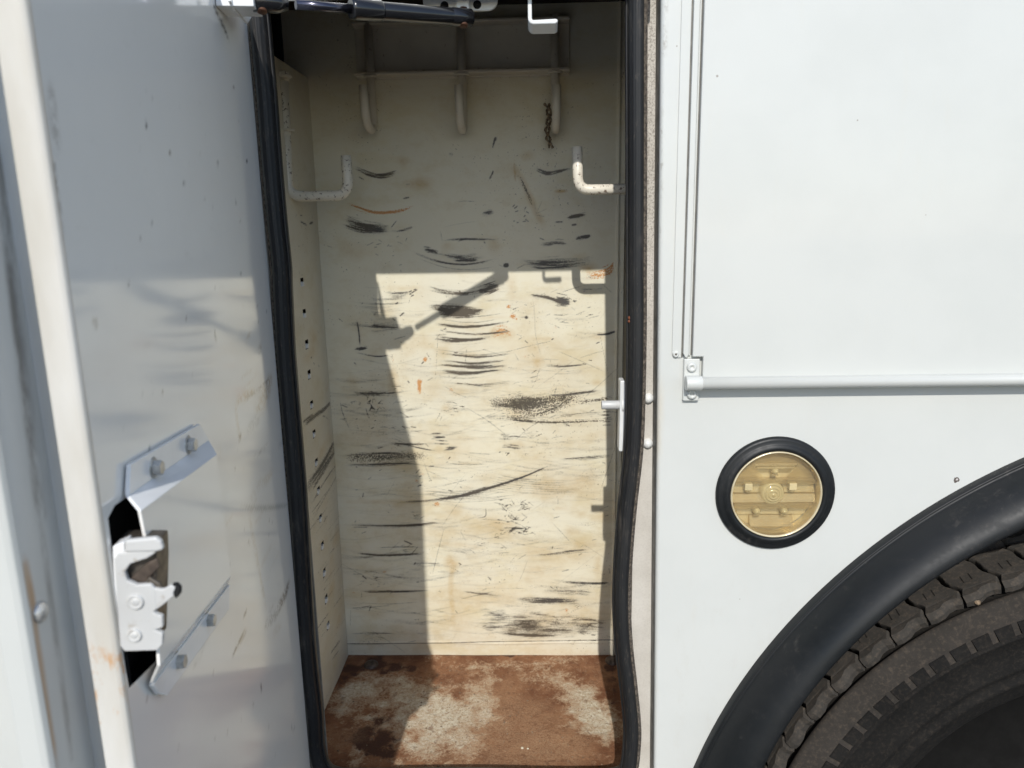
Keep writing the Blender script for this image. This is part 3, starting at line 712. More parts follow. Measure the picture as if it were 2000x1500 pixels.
    for i in range(110):
        y = rnd.uniform(350, 1262); x = rnd.uniform(665, 1205)
        if y < 560 and rnd.random() < .6: continue
        a = rnd.uniform(-.9, .9) if rnd.random() < .7 else rnd.uniform(-1.6, 1.6); l = rnd.uniform(1, 4.5)
        p.stroke('scuff' if rnd.random() < .75 else 'brown', [px(x-l*math.cos(a), y-l*math.sin(a)), px(x+l*math.cos(a), y+l*math.sin(a))], rnd.choice([1.6, 2.2, 3])*MMX, rnd.uniform(.5, .95), taper=0)
    for i in range(46):
        y = rnd.uniform(560, 1230); x = rnd.uniform(690, 1190); p.blob('tan', px(x, y), rnd.uniform(.01, .035), rnd.uniform(.004, .012), rnd.uniform(.15, .4), 1, .5, i)
us = np.arange(XL-.034, XR+.002, .00108); ws = np.arange(FLOOR-.012, CEIL+.004, .00108)
def back_fn(u, w):
    y = BACK + .0010*np.sin(u*9+w*4)*np.cos(w*6.1-u*3)
    # pressed fold along the right corner and a weld fold near the floor
    y = y - .004*np.exp(-((u-(XR-.010))/.0022)**2) - .0009*np.exp(-((w-(FLOOR+.024+.0012*np.sin(u*23)))/.0020)**2)
    return np.stack([u, y, w], 1)
bw = gridmesh('back_wall', us, ws, back_fn, MT['wall'], comp, LAY, paint_back)
bw['label'] = 'cream back wall covered in black swing scuffs and rust stains'
# joint line of the ceiling
# ---- left liner panel with its column of punched slots
LW_TOP = 1.777
slots = [(592,551),(597,612),(601,672),(606,731),(610,790),(614,846),(618,902),(622,957),(625,1012),(628,1067),(632,1120),(636,1173),(640,1224)]
SL = [atX(x, y, XL) for x, y in slots]
sy = float(np.mean([q[1] for q in SL])); z0 = SL[0][2]; z1 = SL[-1][2]; dz = (z0-z1)/(len(SL)-1); SLZ = [z0-dz*i for i in range(len(SL))]
g_ = .002
ys = np.arange(.034, BACK+.001, g_); zs = np.arange(FLOOR-.012, LW_TOP, g_)
def slot_hole(u, w):
    h = np.zeros(u.shape, bool)
    for z in SLZ: h |= (np.abs(u-sy) < .0072) & (np.abs(w-z) < .0062)
    return h
def paint_left(p):
    P = lambda x, y: (lambda q: (q[1], q[2]))(atX(x, y, XL))
    def S(L, w, st, layer='scuff', **kw): p.stroke(layer, [P(*q) for q in L], w, st, **kw)
    S([(592,832),(615,812),(632,800),(648,783)], .011, .75, 'brown'); S([(590,826),(612,808)], .006, .7)
    S([(603,948),(625,915),(652,872)], .030, .5, 'brown', taper=0); S([(605,940),(630,905),(652,862)], .008, .75, 'brown'); S([(608,960),(640,905),(655,880)], .010, .6, 'brown'); S([(606,950),(626,920),(650,884)], .006, .8)
    S([(610,978),(640,930),(658,905)], .006, .6, 'brown'); S([(612,1010),(640,960),(660,925)], .006, .5, 'brown')
    for i in range(60):
        y = rnd.uniform(900, 1300); x = 600+(y-900)*.07+rnd.uniform(4, 50); l = rnd.uniform(4, 16)
        S([(x-l, y+l*1.4),(x+l, y-l*1.4)], rnd.choice([.002, .003, .005]), rnd.uniform(.25, .6), 'brown')
    for i in range(26):
        y = rnd.uniform(380, 860); x = 570+(y-380)*.065+rnd.uniform(4, 55)
        S([(x, y),(x+rnd.uniform(-4, 6), y+rnd.uniform(-6, 6))], .0025, rnd.uniform(.4, .9))
    S([(586,432),(600,440)], .004, .9); S([(604,437),(612,434)], .005, .9)
    for i in range(14):
        y = rnd.uniform(600, 1250); q = P(600+(y-600)*.07+rnd.uniform(0, 40), y); p.blob('tan', q, rnd.uniform(.02, .06), rnd.uniform(.01, .03), rnd.uniform(.2, .45), 1, .5, i)
    p.blob('tan', P(606,694), .05, .012, .5, 1, .4)
lw = gridmesh('left_wall', ys, zs, lambda u, w: np.stack([np.full(u.shape, XL)+.0006*np.sin(w*12), u, w], 1), MT['wall_left'], comp, LAY, paint_left, slot_hole)
lw['label'] = 'cream side liner with a column of punched slots'
MB().box((XL-.024, .037, FLOOR-.012), (XL-.021, BACK-.002, LW_TOP-.01)).build('liner_backing', MT['void'], comp)
MB().box((XL-.0032, .034, LW_TOP-.006), (XL-.0008, BACK, LW_TOP)).build('liner_edge', MT['wall_left'], comp)
tm = None
for z in SLZ:      # bent tab left standing in each slot
    if tm is None:
        t = MB().prism([(XL-.006, sy-.006, z-.006), (XL+.0005, sy-.001, z-.006), (XL+.0005, sy+.0065, z-.006), (XL-.006, sy+.0065, z-.006)], (0, 0, .0065)).build('slot_tab', MT['hardware'], comp)
        tm = t
    else:
        o = tm.copy(); col.objects.link(o); o.location = tm.location.copy(); o.location.z += z-SLZ[0]

# ---- floor
def paint_floor(p):
    P = lambda x, y: (lambda q: (q[0], q[1]))(atZ(x, y, FLOOR))
    def Bq(n, x, y, rx, ry, st, soft=.8, nz=.8, seed=1):
        a = P(x, y); b = P(x+rx, y); c = P(x, y+ry); p.blob(n, a, abs(b[0]-a[0]), abs(c[1]-a[1]), st, soft, nz, seed)
    for q in [(690,1350,55,50,.8,2),(672,1385,25,30,.6,3),(760,1330,70,40,.45,4),(800,1370,110,55,.75,5),(900,1390,90,60,.8,6),(850,1410,140,60,.7,7),(820,1460,70,50,.6,8),(900,1460,60,45,.55,9),(940,1340,45,50,.5,10),
              (1120,1345,60,40,.55,11),(1150,1390,60,55,.75,12),(1185,1420,50,40,.7,13),(1060,1320,80,25,.35,14),(980,1300,120,14,.4,15),(850,1283,60,8,.4,16),(720,1420,50,40,.4,17),(1100,1290,60,12,.4,18),(700,1470,30,40,.5,19)]:
        Bq('white', *q[:4], q[4], .8, .7, q[5])
    for q in [(735,1300,45,22,.8,1),(790,1305,40,20,.6,2),(720,1440,70,40,.7,3),(740,1470,50,30,.7,4),(1190,1290,25,30,.6,5),(690,1300,40,25,.6,6),(750,1405,40,16,.5,7),(650,1400,30,60,.4,8),(1195,1450,40,30,.5,9),(860,1450,20,10,.5,10),(900,1310,40,10,.35,12),(660,1330,40,60,.5,13),(940,1278,300,7,.6,14),(1200,1350,18,80,.5,15),(1010,1335,60,14,.35,16),(1120,1470,90,14,.35,17)]:
        Bq('dark', *q[:4], q[4], .8, .9, q[5]+30)
    for q in [(980,1420,130,80,.8,1),(1080,1450,130,50,.8,2),(960,1350,100,50,.5,3),(1040,1390,80,40,.6,4),(680,1440,40,40,.5,5),(1000,1480,200,40,.7,6)]: Bq('dust', *q[:4], q[4], 1, .6, q[5]+60)
us = np.arange(XL-.001, XR+.001, .0018); ws = np.arange(.032, BACK+.004, .0018)
fl = gridmesh('compartment_floor', us, ws, lambda u, w: np.stack([u, w, FLOOR+.0009*np.sin(u*40+np.sin(w*31))*np.cos(w*37)], 1), MT['floor'], comp, ['white', 'dark', 'dust'], paint_floor)
fl['label'] = 'rusted floor with patches of worn white paint'
for (x, y) in ((725,1299),(1196,1291)):
    q = atZ(x, y, FLOOR)
    b = head('floor_bolt', q, (0, 0, 1), .013, .007, MT['dull'], comp)
# loose grit on the floor
mb = MB()
for i in range(420):
    x = rnd.uniform(-.30, .13); y = rnd.uniform(.05, .37); r = rnd.choice([.0006, .0008, .001, .0014, .0018 if rnd.random() < .4 else .0008])
    vs = [(x+r*dx*rnd.uniform(.7, 1.3), y+r*dy*rnd.uniform(.7, 1.3), FLOOR+.0006+r*dz_) for dx, dy, dz_ in ((1,0,0),(0,1,0),(-1,0,0),(0,-1,0),(0,0,.9))]
    mb.add(vs, [(0,1,4),(1,2,4),(2,3,4),(3,0,4)])
gr = mb.build('loose_grit', MT['stone']); gr['kind'] = 'stuff'; gr['label'] = 'loose brown grit scattered on the rusty compartment floor'; gr['category'] = 'grit'
# small stones
for i, (x, y, r) in enumerate(((1020,1462,.0042),(1031,1463,.0032))):
    q = atZ(x, y, FLOOR)
    mb = MB(); r *= .6; mb.lathe([(.0002, r*.95), (r*.6, r*.8), (r, r*.35), (r*.8, .0002)], q, (0.1, .15, 1), 9)
    o = mb.build('pebble', MT['led']); o['label'] = ['larger pale pebble near the front of the rusty floor', 'smaller pale pebble right beside a larger one on the rusty floor'][i]; o['category'] = 'pebble'; o['group'] = 'pebbles on the compartment floor'

# ---- hook rack on the back wall
RY = BACK-.004
rack = MB()
c0, c1 = at(692, 52, RY), at(1112, 46, RY); b0 = at(697, 150, RY); b1 = at(1112, 143, RY)
zt = (c0[2]+c1[2])/2; zb = (b0[2]+b1[2])/2; rx0, rx1 = c0[0], c1[0]
rack.box((rx0, RY-.0015, zb-.004), (rx1, BACK-.0015, zt+.002))
rack = rack.build('hook_rack', MT['hook_clean'], comp.parent, bevel=.001)
rack['label'] = 'cream rack of three J hooks on the dark upper back wall'
BY = .052
for z, dpt in ((zt, .026), (zb, .027)):
    MB().box((rx0+.001, RY-dpt, z-.0022), (rx1-.001, RY-.0012, z+.0022)).build('rack_bar', MT['hook_clean'], rack, bevel=.0012)
for i, x in enumerate((722, 901, 1084)):
    X = at(x, 110, RY-.02)[0]; r = .0065; yb = RY-.020; zlow = at(x, 263, yb-.03)[2]+.006
    ztip = at(x, 165, yb-.058)[2]
    path = roundpath([(X, yb, zt+.006), (X, yb, zlow), (X, yb-.052, zlow+.006), (X, yb-.056, ztip)], .024, 8)
    MB().tube(path, r, 16).build('hook', MT['hook_clean'], rack)
    MB().lathe([(.0082, .0004), (.0115, .0006), (.0108, -.0022), (.0082, -.0028)], (X, yb, zb-.0024), (0, 0, 1), 20).build('weld_collar', MT['hook_clean'], rack)

# twisted wire scrap that hangs beside the right rack hook
mb = MB(); yb = RY-.03
for s in (0, 1):
    path = []
    for k in range(34):
        t = k/33; q = at(1068+6*t+3*math.sin(t*7), 203+85*t, yb); th = t*math.pi*5+s*math.pi
        path.append((q[0]+math.cos(th)*.0032*(1-.2*t), yb+math.sin(th)*.004, q[2]))
    mb.tube(path, [.0019+.0006*math.sin(k*1.7+s) for k in range(34)], 8)
o = mb.build('twisted_wire', MT['twist']); o['label'] = 'short brown twisted wire hanging beside the right hook of the rack'; o['category'] = 'wire'

# ---- swinging hook on the left side
HY = .262
hk = MB()
P_ = lambda x, y: at(x, y, HY)
tx = atX(556, 200, XL+.022)
q0, q1, q2, q3 = P_(553, 158), P_(563, 384), P_(681, 384), P_(677, 304)
path = roundpath([(q0[0], HY, q0[2]), (q1[0], HY, q1[2]), (q2[0], HY, q1[2]), (q3[0]-.001, HY, q3[2])], .020, 8)
lh = hk.tube(path, .0072, 16).build('swing_hook', MT['hook'], truck); lh['label'] = 'worn U shaped hook swinging on the left liner'
for (x, y) in ((552, 152), (558, 257)):
    q = P_(x, y); w = .026
    pts = [(XL-.0005, HY-.012, q[2]), (XL-.0005, HY+.036, q[2]), (q[0]+.004, HY+.014, q[2]), (q[0]+.013, HY, q[2]), (q[0]+.006, HY-.011, q[2])]
    MB().prism(pts, (0, 0, .0035)).build('pivot_tab', MT['hook_clean'], lh, bevel=.0006)
MB().lathe([(.0072, 0), (.0095, .001), (.0095, .004), (.0072, .005)], P_(551, 147), (0, 0, 1), 16).build('pivot_collar', MT['hook'], lh)

# ---- hook on the right side
HY2 = .20
q0 = at(1127, 287, HY2); q1 = at(1131, 371, HY2)
path = roundpath([(q0[0], HY2, q0[2]), (q1[0]-.001, HY2, q1[2]), (XR+.001, HY2, q1[2])], .016, 8)
rh = MB().tube(path, .0068, 16).build('side_hook', MT['hook'], truck); rh['label'] = 'worn L shaped hook welded to the right inner wall'
MB().lathe([(.0068, .006), (.0095, .004), (.0115, 0)], (XR-.0002, HY2, q1[2]), (-1, 0, 0), 18).build('weld_bead', MT['hook'], rh)

# ---- flat L hook hanging from the header
q = [at(x, y, .010) for x, y in ((1030, -60), (1030, 47), (1090, 44))]
th = .0046
xa, zb_ = q[0][0], q[1][2]; xe = q[2][0]
prof = [(xa, 1.85), (xa, zb_+.004)]
arc = [(xa+.006-.006*math.cos(a), zb_+.006-.006*math.sin(a)) for a in np.linspace(0, math.pi/2, 7)]
arc2 = [(xa+.006-.002*math.cos(a), zb_+.006-.002*math.sin(a)) for a in np.linspace(math.pi/2, 0, 7)]
outline = [(xa, 1.80)] + arc + [(xe-.003, zb_), (xe-.0008, zb_+.0012), (xe, zb_+.0028), (xe-.0012, zb_+.0044)] + [(xe-.003, zb_+.0046)] + [(x, z) for x, z in [(a[0], a[1]) for a in arc2]] + [(xa+.0042, 1.80)]
th_ = MB().prism([(x, .010, z) for x, z in outline], (0, .0155, -.0065)).build('header_hook', MT['hardware'], truck, bevel=.0009)
th_['label'] = 'small white flat L hook under the header'

# ---- gas strut and its bracket
SA = np.array(at(905, 34, .014)); SB_ = np.array(at(512, 4, -.095))
d = (SB_-SA); L_ = np.linalg.norm(d); d = d/L_
mid = SA + d*L_*.585
st = MB().tube([SA+d*.012, SA+d*.014, mid-d*.002, mid], [.0075, .0083, .0083, .0072], 24).build('gas_strut', MT['strut'], truck)
st['label'] = 'black gas strut from the door to the header bracket'
MB().tube([mid-d*.001, SB_+(-d)*.03], .0042, 18).build('piston_rod', MT['rod'], st)
MB().tube([mid-d*.030, mid-d*.028, mid-d*.002, mid+d*.002], [.0084, .0096, .0096, .0088], 24).build('strut_cap', MT['strut'], st)
for P0, s in ((SA, 1), (SB_, -1)):
    e = d*s
    MB().tube([P0-e*.010, P0-e*.008, P0+e*.012, P0+e*.022], [.0065, .0088, .0088, .0062], 20).build('end_fitting', MT['strut'], st)
    MB().lathe([(.0001, .0098), (.0040, .0098), (.0046, .0090), (.0046, -.0090), (.0040, -.0098), (.0001, -.0098)], P0, (0, .35, 1), 18).build('pivot_stud', MT['copper'], st)
# bracket plate on the header
BYP = .024
x0, x1 = at(826, 0, BYP)[0], at(972, 0, BYP)[0]; zbk = at(930, 21, BYP)[2]
r = .010
pts = [(x0, 1.83), (x0, zbk+r)] + [(x0+r-r*math.cos(a), zbk+r-r*math.sin(a)) for a in np.linspace(.2, math.pi/2, 5)] + [(x1-r+r*math.sin(a), zbk+r-r*math.cos(a)) for a in np.linspace(0, math.pi/2, 6)] + [(x1, 1.83)]
br = MB().prism([(x, BYP, z) for x, z in pts], (0, .004, 0)).build('strut_bracket', MT['hardware'], truck, bevel=.0008)
br['label'] = 'cream bracket plate with two holes holding the strut'
for (x, y) in ((868, 11), (932, 9)):
    q = at(x, y, BYP); MB().lathe([(.0001, .0002), (.0042, .0003), (.0046, -.0008)], (q[0], BYP, q[2]), (0, -1, 0), 20).build('hole_shade_disc', MT['void'], br)  # black discs on the plate paint in the dark of its holes
q = at(905, 12, BYP); MB().box((q[0]-.007, BYP-.008, q[2]-.006), (q[0]+.007, BYP-.0003, q[2]+.006)).build('stud_lug', MT['hardware'], br, bevel=.002)

# ---- seal round the opening
SY = .012
def sx(px_, py_): q = at(px_, py_, SY); return (q[0], q[2])
left = [(534, 30), (541, 110), (549, 200), (556, 300), (566, 420), (576, 520), (578, 570), (583, 680), (589, 760), (599, 880), (606, 970), (612, 1080), (618, 1190), (625, 1290), (636, 1390), (640, 1460)]
leftp = [(sx(x, y)[0]-.0165, sx(x, y)[1]) for x, y in left]
rgt = [(1243, 30), (1243, 300), (1243, 520), (1243, 650), (1241, 780), (1237, 880), (1225, 990), (1217, 1090), (1214, 1180), (1218, 1260), (1227, 1340), (1234, 1410), (1234, 1455)]
rgtp = [sx(x, y) for x, y in rgt]
zbot = sx(900, 1500)[1]-.0195
loop = [(leftp[0][0]-.002, 1.83)] + leftp + [(leftp[-1][0]+.006, zbot+.016), (leftp[-1][0]+.022, zbot+.002), (leftp[-1][0]+.06, zbot), (-.09, zbot+.0015), (.0, zbot), (rgtp[-1][0]-.05, zbot), (rgtp[-1][0]-.018, zbot+.003), (rgtp[-1][0]-.004, zbot+.015)] + rgtp[::-1] + [(rgtp[0][0], 1.83)]
lp = catmull(loop, 6)
def sweep(mb, path, prof, smooth=True):
    n = len(path); k = len(prof); vs = []; fs = []
    for i, p in enumerate(path):
        t = np.array(path[min(i+1, n-1)])-np.array(path[max(i-1, 0)]); t = t/np.linalg.norm(t); nn = np.array([-t[1], t[0]])   # points into the opening
        for (a, b) in prof: vs.append((p[0]+nn[0]*a, SY+b, p[1]+nn[1]*a))
    for i in range(n-1):
        for j in range(k): fs.append((i*k+j, i*k+(j+1) % k, (i+1)*k+(j+1) % k, (i+1)*k+j))
    mb.add(vs, fs, smooth); return mb
bulb = [(.0081*math.cos(a)*(1+.10*math.cos(3*a)+.022*math.cos(13*a)), -.0105*math.sin(a)*(1+.022*math.cos(13*a))) for a in np.linspace(0, 2*math.pi, 56, endpoint=False)]
sl = sweep(MB(), lp, bulb).build('door_seal', MT['rubber'], truck); sl['label'] = 'black rubber seal running wavy round the opening'
sweep(MB(), lp, [(-.0118, .006), (-.0113, -.001), (-.0086, -.004), (-.0070, -.003), (-.0065, .012), (-.0118, .012)], False).build('seal_lip', MT['lip'], sl)
sweep(MB(), lp, [(.0080, .002), (.0100, .000), (.0110, .003), (.0104, .010), (.008, .014), (.006, .010)], True).build('seal_fin', MT['rubber'], sl)

# orange paint flecks sticking to the seal
for k, (x, y) in enumerate(((1229, 621), (1228, 628))):
    q = at(x, y, SY-.003); MB().lathe([(.0001, .0006), (.0018-.0005*k, .0004), (.0024-.0006*k, -.0004)], q, (-.75, -.65, 0), 7).build('paint_fleck', MT['fleck'], sl)
# rivets on the jamb flange
for (x, y) in ((1266, 778), (1265, 866)):
    q = at(x, y, FY); head('rivet', (q[0], FY, q[2]), (-.35, -1, 0), .0062, .0060, MT['hardware'], truck)

# ---- striker on the right inner wall
XS = .0985
yS = .036
zc = at(1215, 793, yS)[2]
stp = MB().prism([(XS, yS, at(1215, 744, yS)[2]), (XS+.0055, yS, at(1215, 744, yS)[2]), (XS+.0075, yS, zc+.006), (XS+.0045, yS, at(1215, 882, yS)[2]), (XS-.0005, yS, at(1215, 882, yS)[2]), (XS, yS, zc)], (0, .020, 0)).build('striker', MT['hardware'], truck, bevel=.0012)
stp['label'] = 'white latch striker with a chipped pin on the jamb'
q = at(1176, 793, yS-.002)
MB().tube([(XS+.002, yS+.006, zc), (q[0], yS+.006, zc)], .0052, 18).build('striker_pin', MT['latch'], stp, bevel=.0006)
MB().lathe([(.0001, .004), (.007, .004), (.009, .002), (.009, -.004)], (XS+.006, yS+.006, zc), (1, 0, 0), 22).build('pin_boss', MT['hardware'], stp)

# ------------------------------------------------------------------ upper door on the right with its hinge and rail
hx0 = at(1350, 690)[0]; zr = at(1700, 742)[2]
zn0, zn1 = at(1350, 700)[2], zr+.004; xn = at(1366, 715)[0]
pts = [(hx0, 2.25), (hx0, zn0+.003), (xn+.002, zn0+.003), (xn+.002, zn1), (1.75, zn1), (1.75, 2.25)]
ud = MB().prism([(x, -.0085, z) for x, z in pts], (0, .0095, 0)).build('upper_door', MT['body'], truck, bevel=.0012)
ud['label'] = 'flush white upper door panel with a notched corner'
xl0, xl1 = at(1312, 690)[0], at(1330, 690)[0]
zl = at(1325, 698)[2]
pts = [(xl0, 2.25), (xl0, zl+.006)] + [(xl0+.006-.006*math.cos(a), zl+.006-.006*math.sin(a)) for a in np.linspace(.25, math.pi/2, 5)] + [(xl1, zl), (xl1, 2.25)]
hl = MB().prism([(x, -.0019, z) for x, z in pts], (0, .0022, 0)).build('hinge_leaf', MT['body'], ud, bevel=.0005)
q = at(1320, 692, -.002); head('rivet', (q[0], -.0019, q[2]), (0, -1, 0), .0036, .0016, MT['body'], ud, dome=False); MB().lathe([(.0001, .0018), (.0010, .0018), (.0013, .0008)], (q[0], -.0019, q[2]), (0, -1, 0), 10).build('rivet_core', MT['steel'], ud)
q = at(1351, 690, -.006)
kx0, kx1 = at(1334.5, 690, -.005)[0], at(1345.5, 690, -.005)[0]
MB().prism([(kx0, -.0056, 2.25), (kx1, -.0056, 2.25), (kx1, -.0056, zl+.004), (kx1-.002, -.0056, zl+.0005), (kx0+.0025, -.0056, zl+.0005), (kx0, -.0056, zl+.005)], (0, .0052, 0)).build('hinge_knuckle', MT['body'], ud, bevel=.0016, seg=3)
MB().box((kx1+.0005, -.0032, zn0+.004), (hx0-.0016, .0004, 2.25)).build('hinge_leaf', MT['body'], ud)
MB().box((xl1+.0002, -.0006, zl), (kx0+.0004, .0006, 2.25)).build('hinge_gap_shade', MT['edge_grime_shade'], ud)  # dark strip painting in the shadow line left of the knuckle
MB().box((hx0-.0016, -.0006, zn0+.004), (hx0+.0004, .0006, 2.25)).build('hinge_gap_shade', MT['edge_grime_shade'], ud)  # second painted shadow line, along the door edge
# rail
RYc = -.0150; zr = at(1700, 745, RYc)[2]; xr0 = at(1345, 745, RYc)[0]
rl = MB().tube([(xr0, RYc, zr), (1.7, RYc, zr)], .0064, 22).build('grab_rail', MT['body'], truck); rl['label'] = 'white horizontal rod held by a screwed clamp'
bx0, bx1 = at(1335, 742, -.005)[0], at(1366, 742, -.005)[0]; bz0, bz1 = at(1350, 783, -.005)[2], at(1350, 701, -.005)[2]
cl = MB().box((bx0, -.0055, bz0), (bx1, .0005, bz1)).build('rail_clamp', MT['body'], rl, bevel=.0012)
MB().tube([(bx0+.0005, RYc+.001, zr), (bx1+.001, RYc+.001, zr)], .0079, 22).build('clamp_barrel', MT['body'], rl, bevel=.001)
MB().box((bx0+.001, -.013, zr-.0070), (bx1, -.005, zr+.0070)).build('clamp_saddle', MT['body'], rl, bevel=.0012)
for y in (717, 770):
    q = at(1351, y, -.006); head('screw_head', (q[0], -.0055, q[2]), (0, -1, 0), .0058, .0034, MT['body'], rl, dome=False)

# ------------------------------------------------------------------ round marker lamp
ax = (0, -1, 0)
lamp = MB().lathe([(.0668, -.001), (.0668, .0020), (.0655, .0042), (.0630, .0052), (.0600, .0050), (.0585, .0062), (.0560, .0078), (.0535, .0082), (.0515, .0070), (.0512, .001), (.0505, -.012)], LC, ax, 72).build('marker_lamp', MT['fender'], truck)
lamp['label'] = 'round yellowed lamp in a black rubber grommet'
MB().lathe([(.0510, -.014), (.0510, .0066), (.0504, .0072), (.0494, .0072), (.0490, .0050), (.0490, -.012)], LC, ax, 64).build('lens_ring', MT['reflector'], lamp)
MB().lathe([(.0001, .0064), (.0200, .0062), (.0400, .0056), (.0491, .0048)], LC, ax, 64).build('lens', MT['lens'], lamp)
MB().lathe([(.0001, -.013), (.049, -.013)], LC, ax, 48, False).build('reflector', MT['reflector'], lamp)
k = .000575
def lz(y): return LC[2]+(963-y)*k*1.06
def lx(x): return LC[0]+(x-1513)*k
# stepped shelves of the reflector, each a bar with a sloping face
def chord(z, r=.0488): d_ = z-LC[2]; return math.sqrt(max(r*r-d_*d_, 1e-8))
def shelf(zt_, zb__, y0, y1, name='reflector_step', xlim=None):
    h0, h1 = chord(zt_), chord(zb__); h = min(h0, h1)
    a, b = (LC[0]-h, LC[0]+h) if xlim is None else xlim
    vs = [(a, y0, zt_), (b, y0, zt_), (b, y1, zb__), (a, y1, zb__), (a, .0125, zt_), (b, .0125, zt_), (b, .0125, zb__), (a, .0125, zb__)]
    MB().add(vs, [(0,1,2,3),(4,7,6,5),(0,4,5,1),(1,5,6,2),(2,6,7,3),(3,7,4,0)]).build(name, MT['step'], lamp, bevel=.0004)
shelf(lz(939), lz(948), .001, .004); shelf(lz(984), lz(996), .000, .003)
shelf(lz(968), lz(983), .006, .002)
shelf(lz(1012), lz(1032), .009, .003)
shelf(lz(949), lz(967), .0115, .0085)
shelf(lz(997), lz(1011), .0120, .0095)
# finely ribbed upper field, left and right of the trapezoid recess
mb = MB()
for i in range(20):
    z = lz(890)-i*.0016
    if z < lz(938): break
    h = chord(z)*.98; w_ = (.026 - .9*(LC[2]+.034-z)) if z < LC[2]+.033 else 0
    for a, b in (((LC[0]-h, LC[0]-w_), (LC[0]+w_, LC[0]+h)) if w_ > 0 else ((LC[0]-h, LC[0]+h),)):
        if b-a < .002: continue
        mb.add([(a, .0035, z), (b, .0035, z), (b, .0018, z-.0008), (a, .0018, z-.0008), (b, .0035, z-.0016), (a, .0035, z-.0016)], [(0,1,2,3),(3,2,4,5)])
mb.build('ribbed_field', MT['step'], lamp)
mb = MB()
for i in range(10):
    z = lz(1033)-i*.0017; h = chord(z)
    if h < .008: break
    mb.add([(LC[0]-h, .006, z), (LC[0]+h, .006, z), (LC[0]+h, .0042, z-.0009), (LC[0]-h, .0042, z-.0009), (LC[0]+h, .006, z-.0017), (LC[0]-h, .006, z-.0017)], [(0,1,2,3),(3,2,4,5)])
mb.build('ribbed_field', MT['step'], lamp)
# trapezoid ledge lines
for y, hw in ((909, .043), (915, .038)):
    MB().box((LC[0]-hw*.55, .0015, lz(y)-.0012), (LC[0]+hw*.55, .004, lz(y)+.0012)).build('reflector_step', MT['step'], lamp, bevel=.0004)
# centre optic with rings
MB().lathe([(.0001, .0030), (.0024, .0026), (.0032, .0006), (.0036, .0022), (.0058, .0016), (.0066, -.0006), (.0070, .0010), (.0092, .0000), (.0100, -.0026), (.0104, -.0008), (.0126, -.0026), (.0136, -.0056), (.0152, -.0110)], LC+np.array([lx(1511)-LC[0], 0, lz(966)-LC[2]]), ax, 36).build('centre_optic', MT['bulb'], lamp)
for (x, y) in ((1514, 922), (1482, 1001), (1536, 1001)):
    c_ = np.array([lx(x), .004, lz(y)])
    MB().lathe([(.0001, .0045), (.0022, .0038), (.0036, .0020), (.0042, -.001), (.0042, -.008)], c_, ax, 20).build('bulb', MT['bulb'], lamp)
    MB().box((c_[0]-.0036, .003, c_[2]-.0062), (c_[0]+.0036, .012, c_[2]-.0035)).build('bulb_base', MT['step'], lamp, bevel=.0005)
for x in (1463, 1550):
    MB().box((lx(x)-.0042, .002, lz(959)), (lx(x)+.0042, .0118, lz(946))).build('led_block', MT['led'], lamp, bevel=.0006)
    MB().box((lx(x)-.0024, .0030, lz(964)), (lx(x)+.0024, .0112, lz(959)-.0002)).build('led_leg', MT['step'], lamp, bevel=.0004)

# ------------------------------------------------------------------ fender flare
O_C, O_R = (.837, .674), .682
I_C, I_R = (.760, .751), .534
mb = MB(); na = 150; prof = [(-.004, .002), (0.0, -.004), (.008, -.0095), (.030, -.0115), (.055, -.0105), (.068, -.0095), (.10, -.014), (.22, -.030), (.38, -.042), (.55, -.050), (.72, -.0545), (.88, -.056), (.97, -.0545), (1.0, -.051), (1.005, -.046), (.99, -.040), (.985, .02)]
vs = []; fs = []
for i in range(na+1):
    a = math.radians(-25+235*i/na)
    o_ = np.array([O_C[0]+O_R*math.cos(a), O_C[1]+O_R*math.sin(a)])
    # inner rim met along the same direction from the arch centre
    dr = np.array([math.cos(a), math.sin(a)]); w0 = np.array(O_C)-np.array(I_C); b_ = dr@w0; t = -b_+math.sqrt(b_*b_-(w0@w0-I_R**2))
    in_ = np.array(O_C)+dr*t
    if a < math.radians(70): in_ = np.array(O_C)+dr*(t*(max(0, (a-math.radians(30))/math.radians(40)))+(O_R-.10)*(1-max(0, (a-math.radians(30))/math.radians(40)))) if a > math.radians(30) else np.array(O_C)+dr*(O_R-.10)
    for (f_, y) in prof:
        q = o_+(in_-o_)*f_; vs.append((q[0], y, q[1]))
k_ = len(prof)
for i in range(na):
    for j in range(k_-1): fs.append((i*k_+j, i*k_+j+1, (i+1)*k_+j+1, (i+1)*k_+j))
fd = mb.add(vs, fs, True).build('fender_flare', MT['fender'], truck); fd['label'] = 'black rubber flare round the wheel arch'
# dark wheel well
mb = MB().lathe([(.655, .032), (.655, .55)], (ARC_C[0], 0, ARC_C[1]), (0, 1, 0), 60, True, math.radians(-115), math.radians(115)).build('wheel_well', MT['wheel_well'], truck)
MB().box((.10, .551, .40), (1.6, .556, 1.40)).build('well_back', MT['wheel_well'], mb)

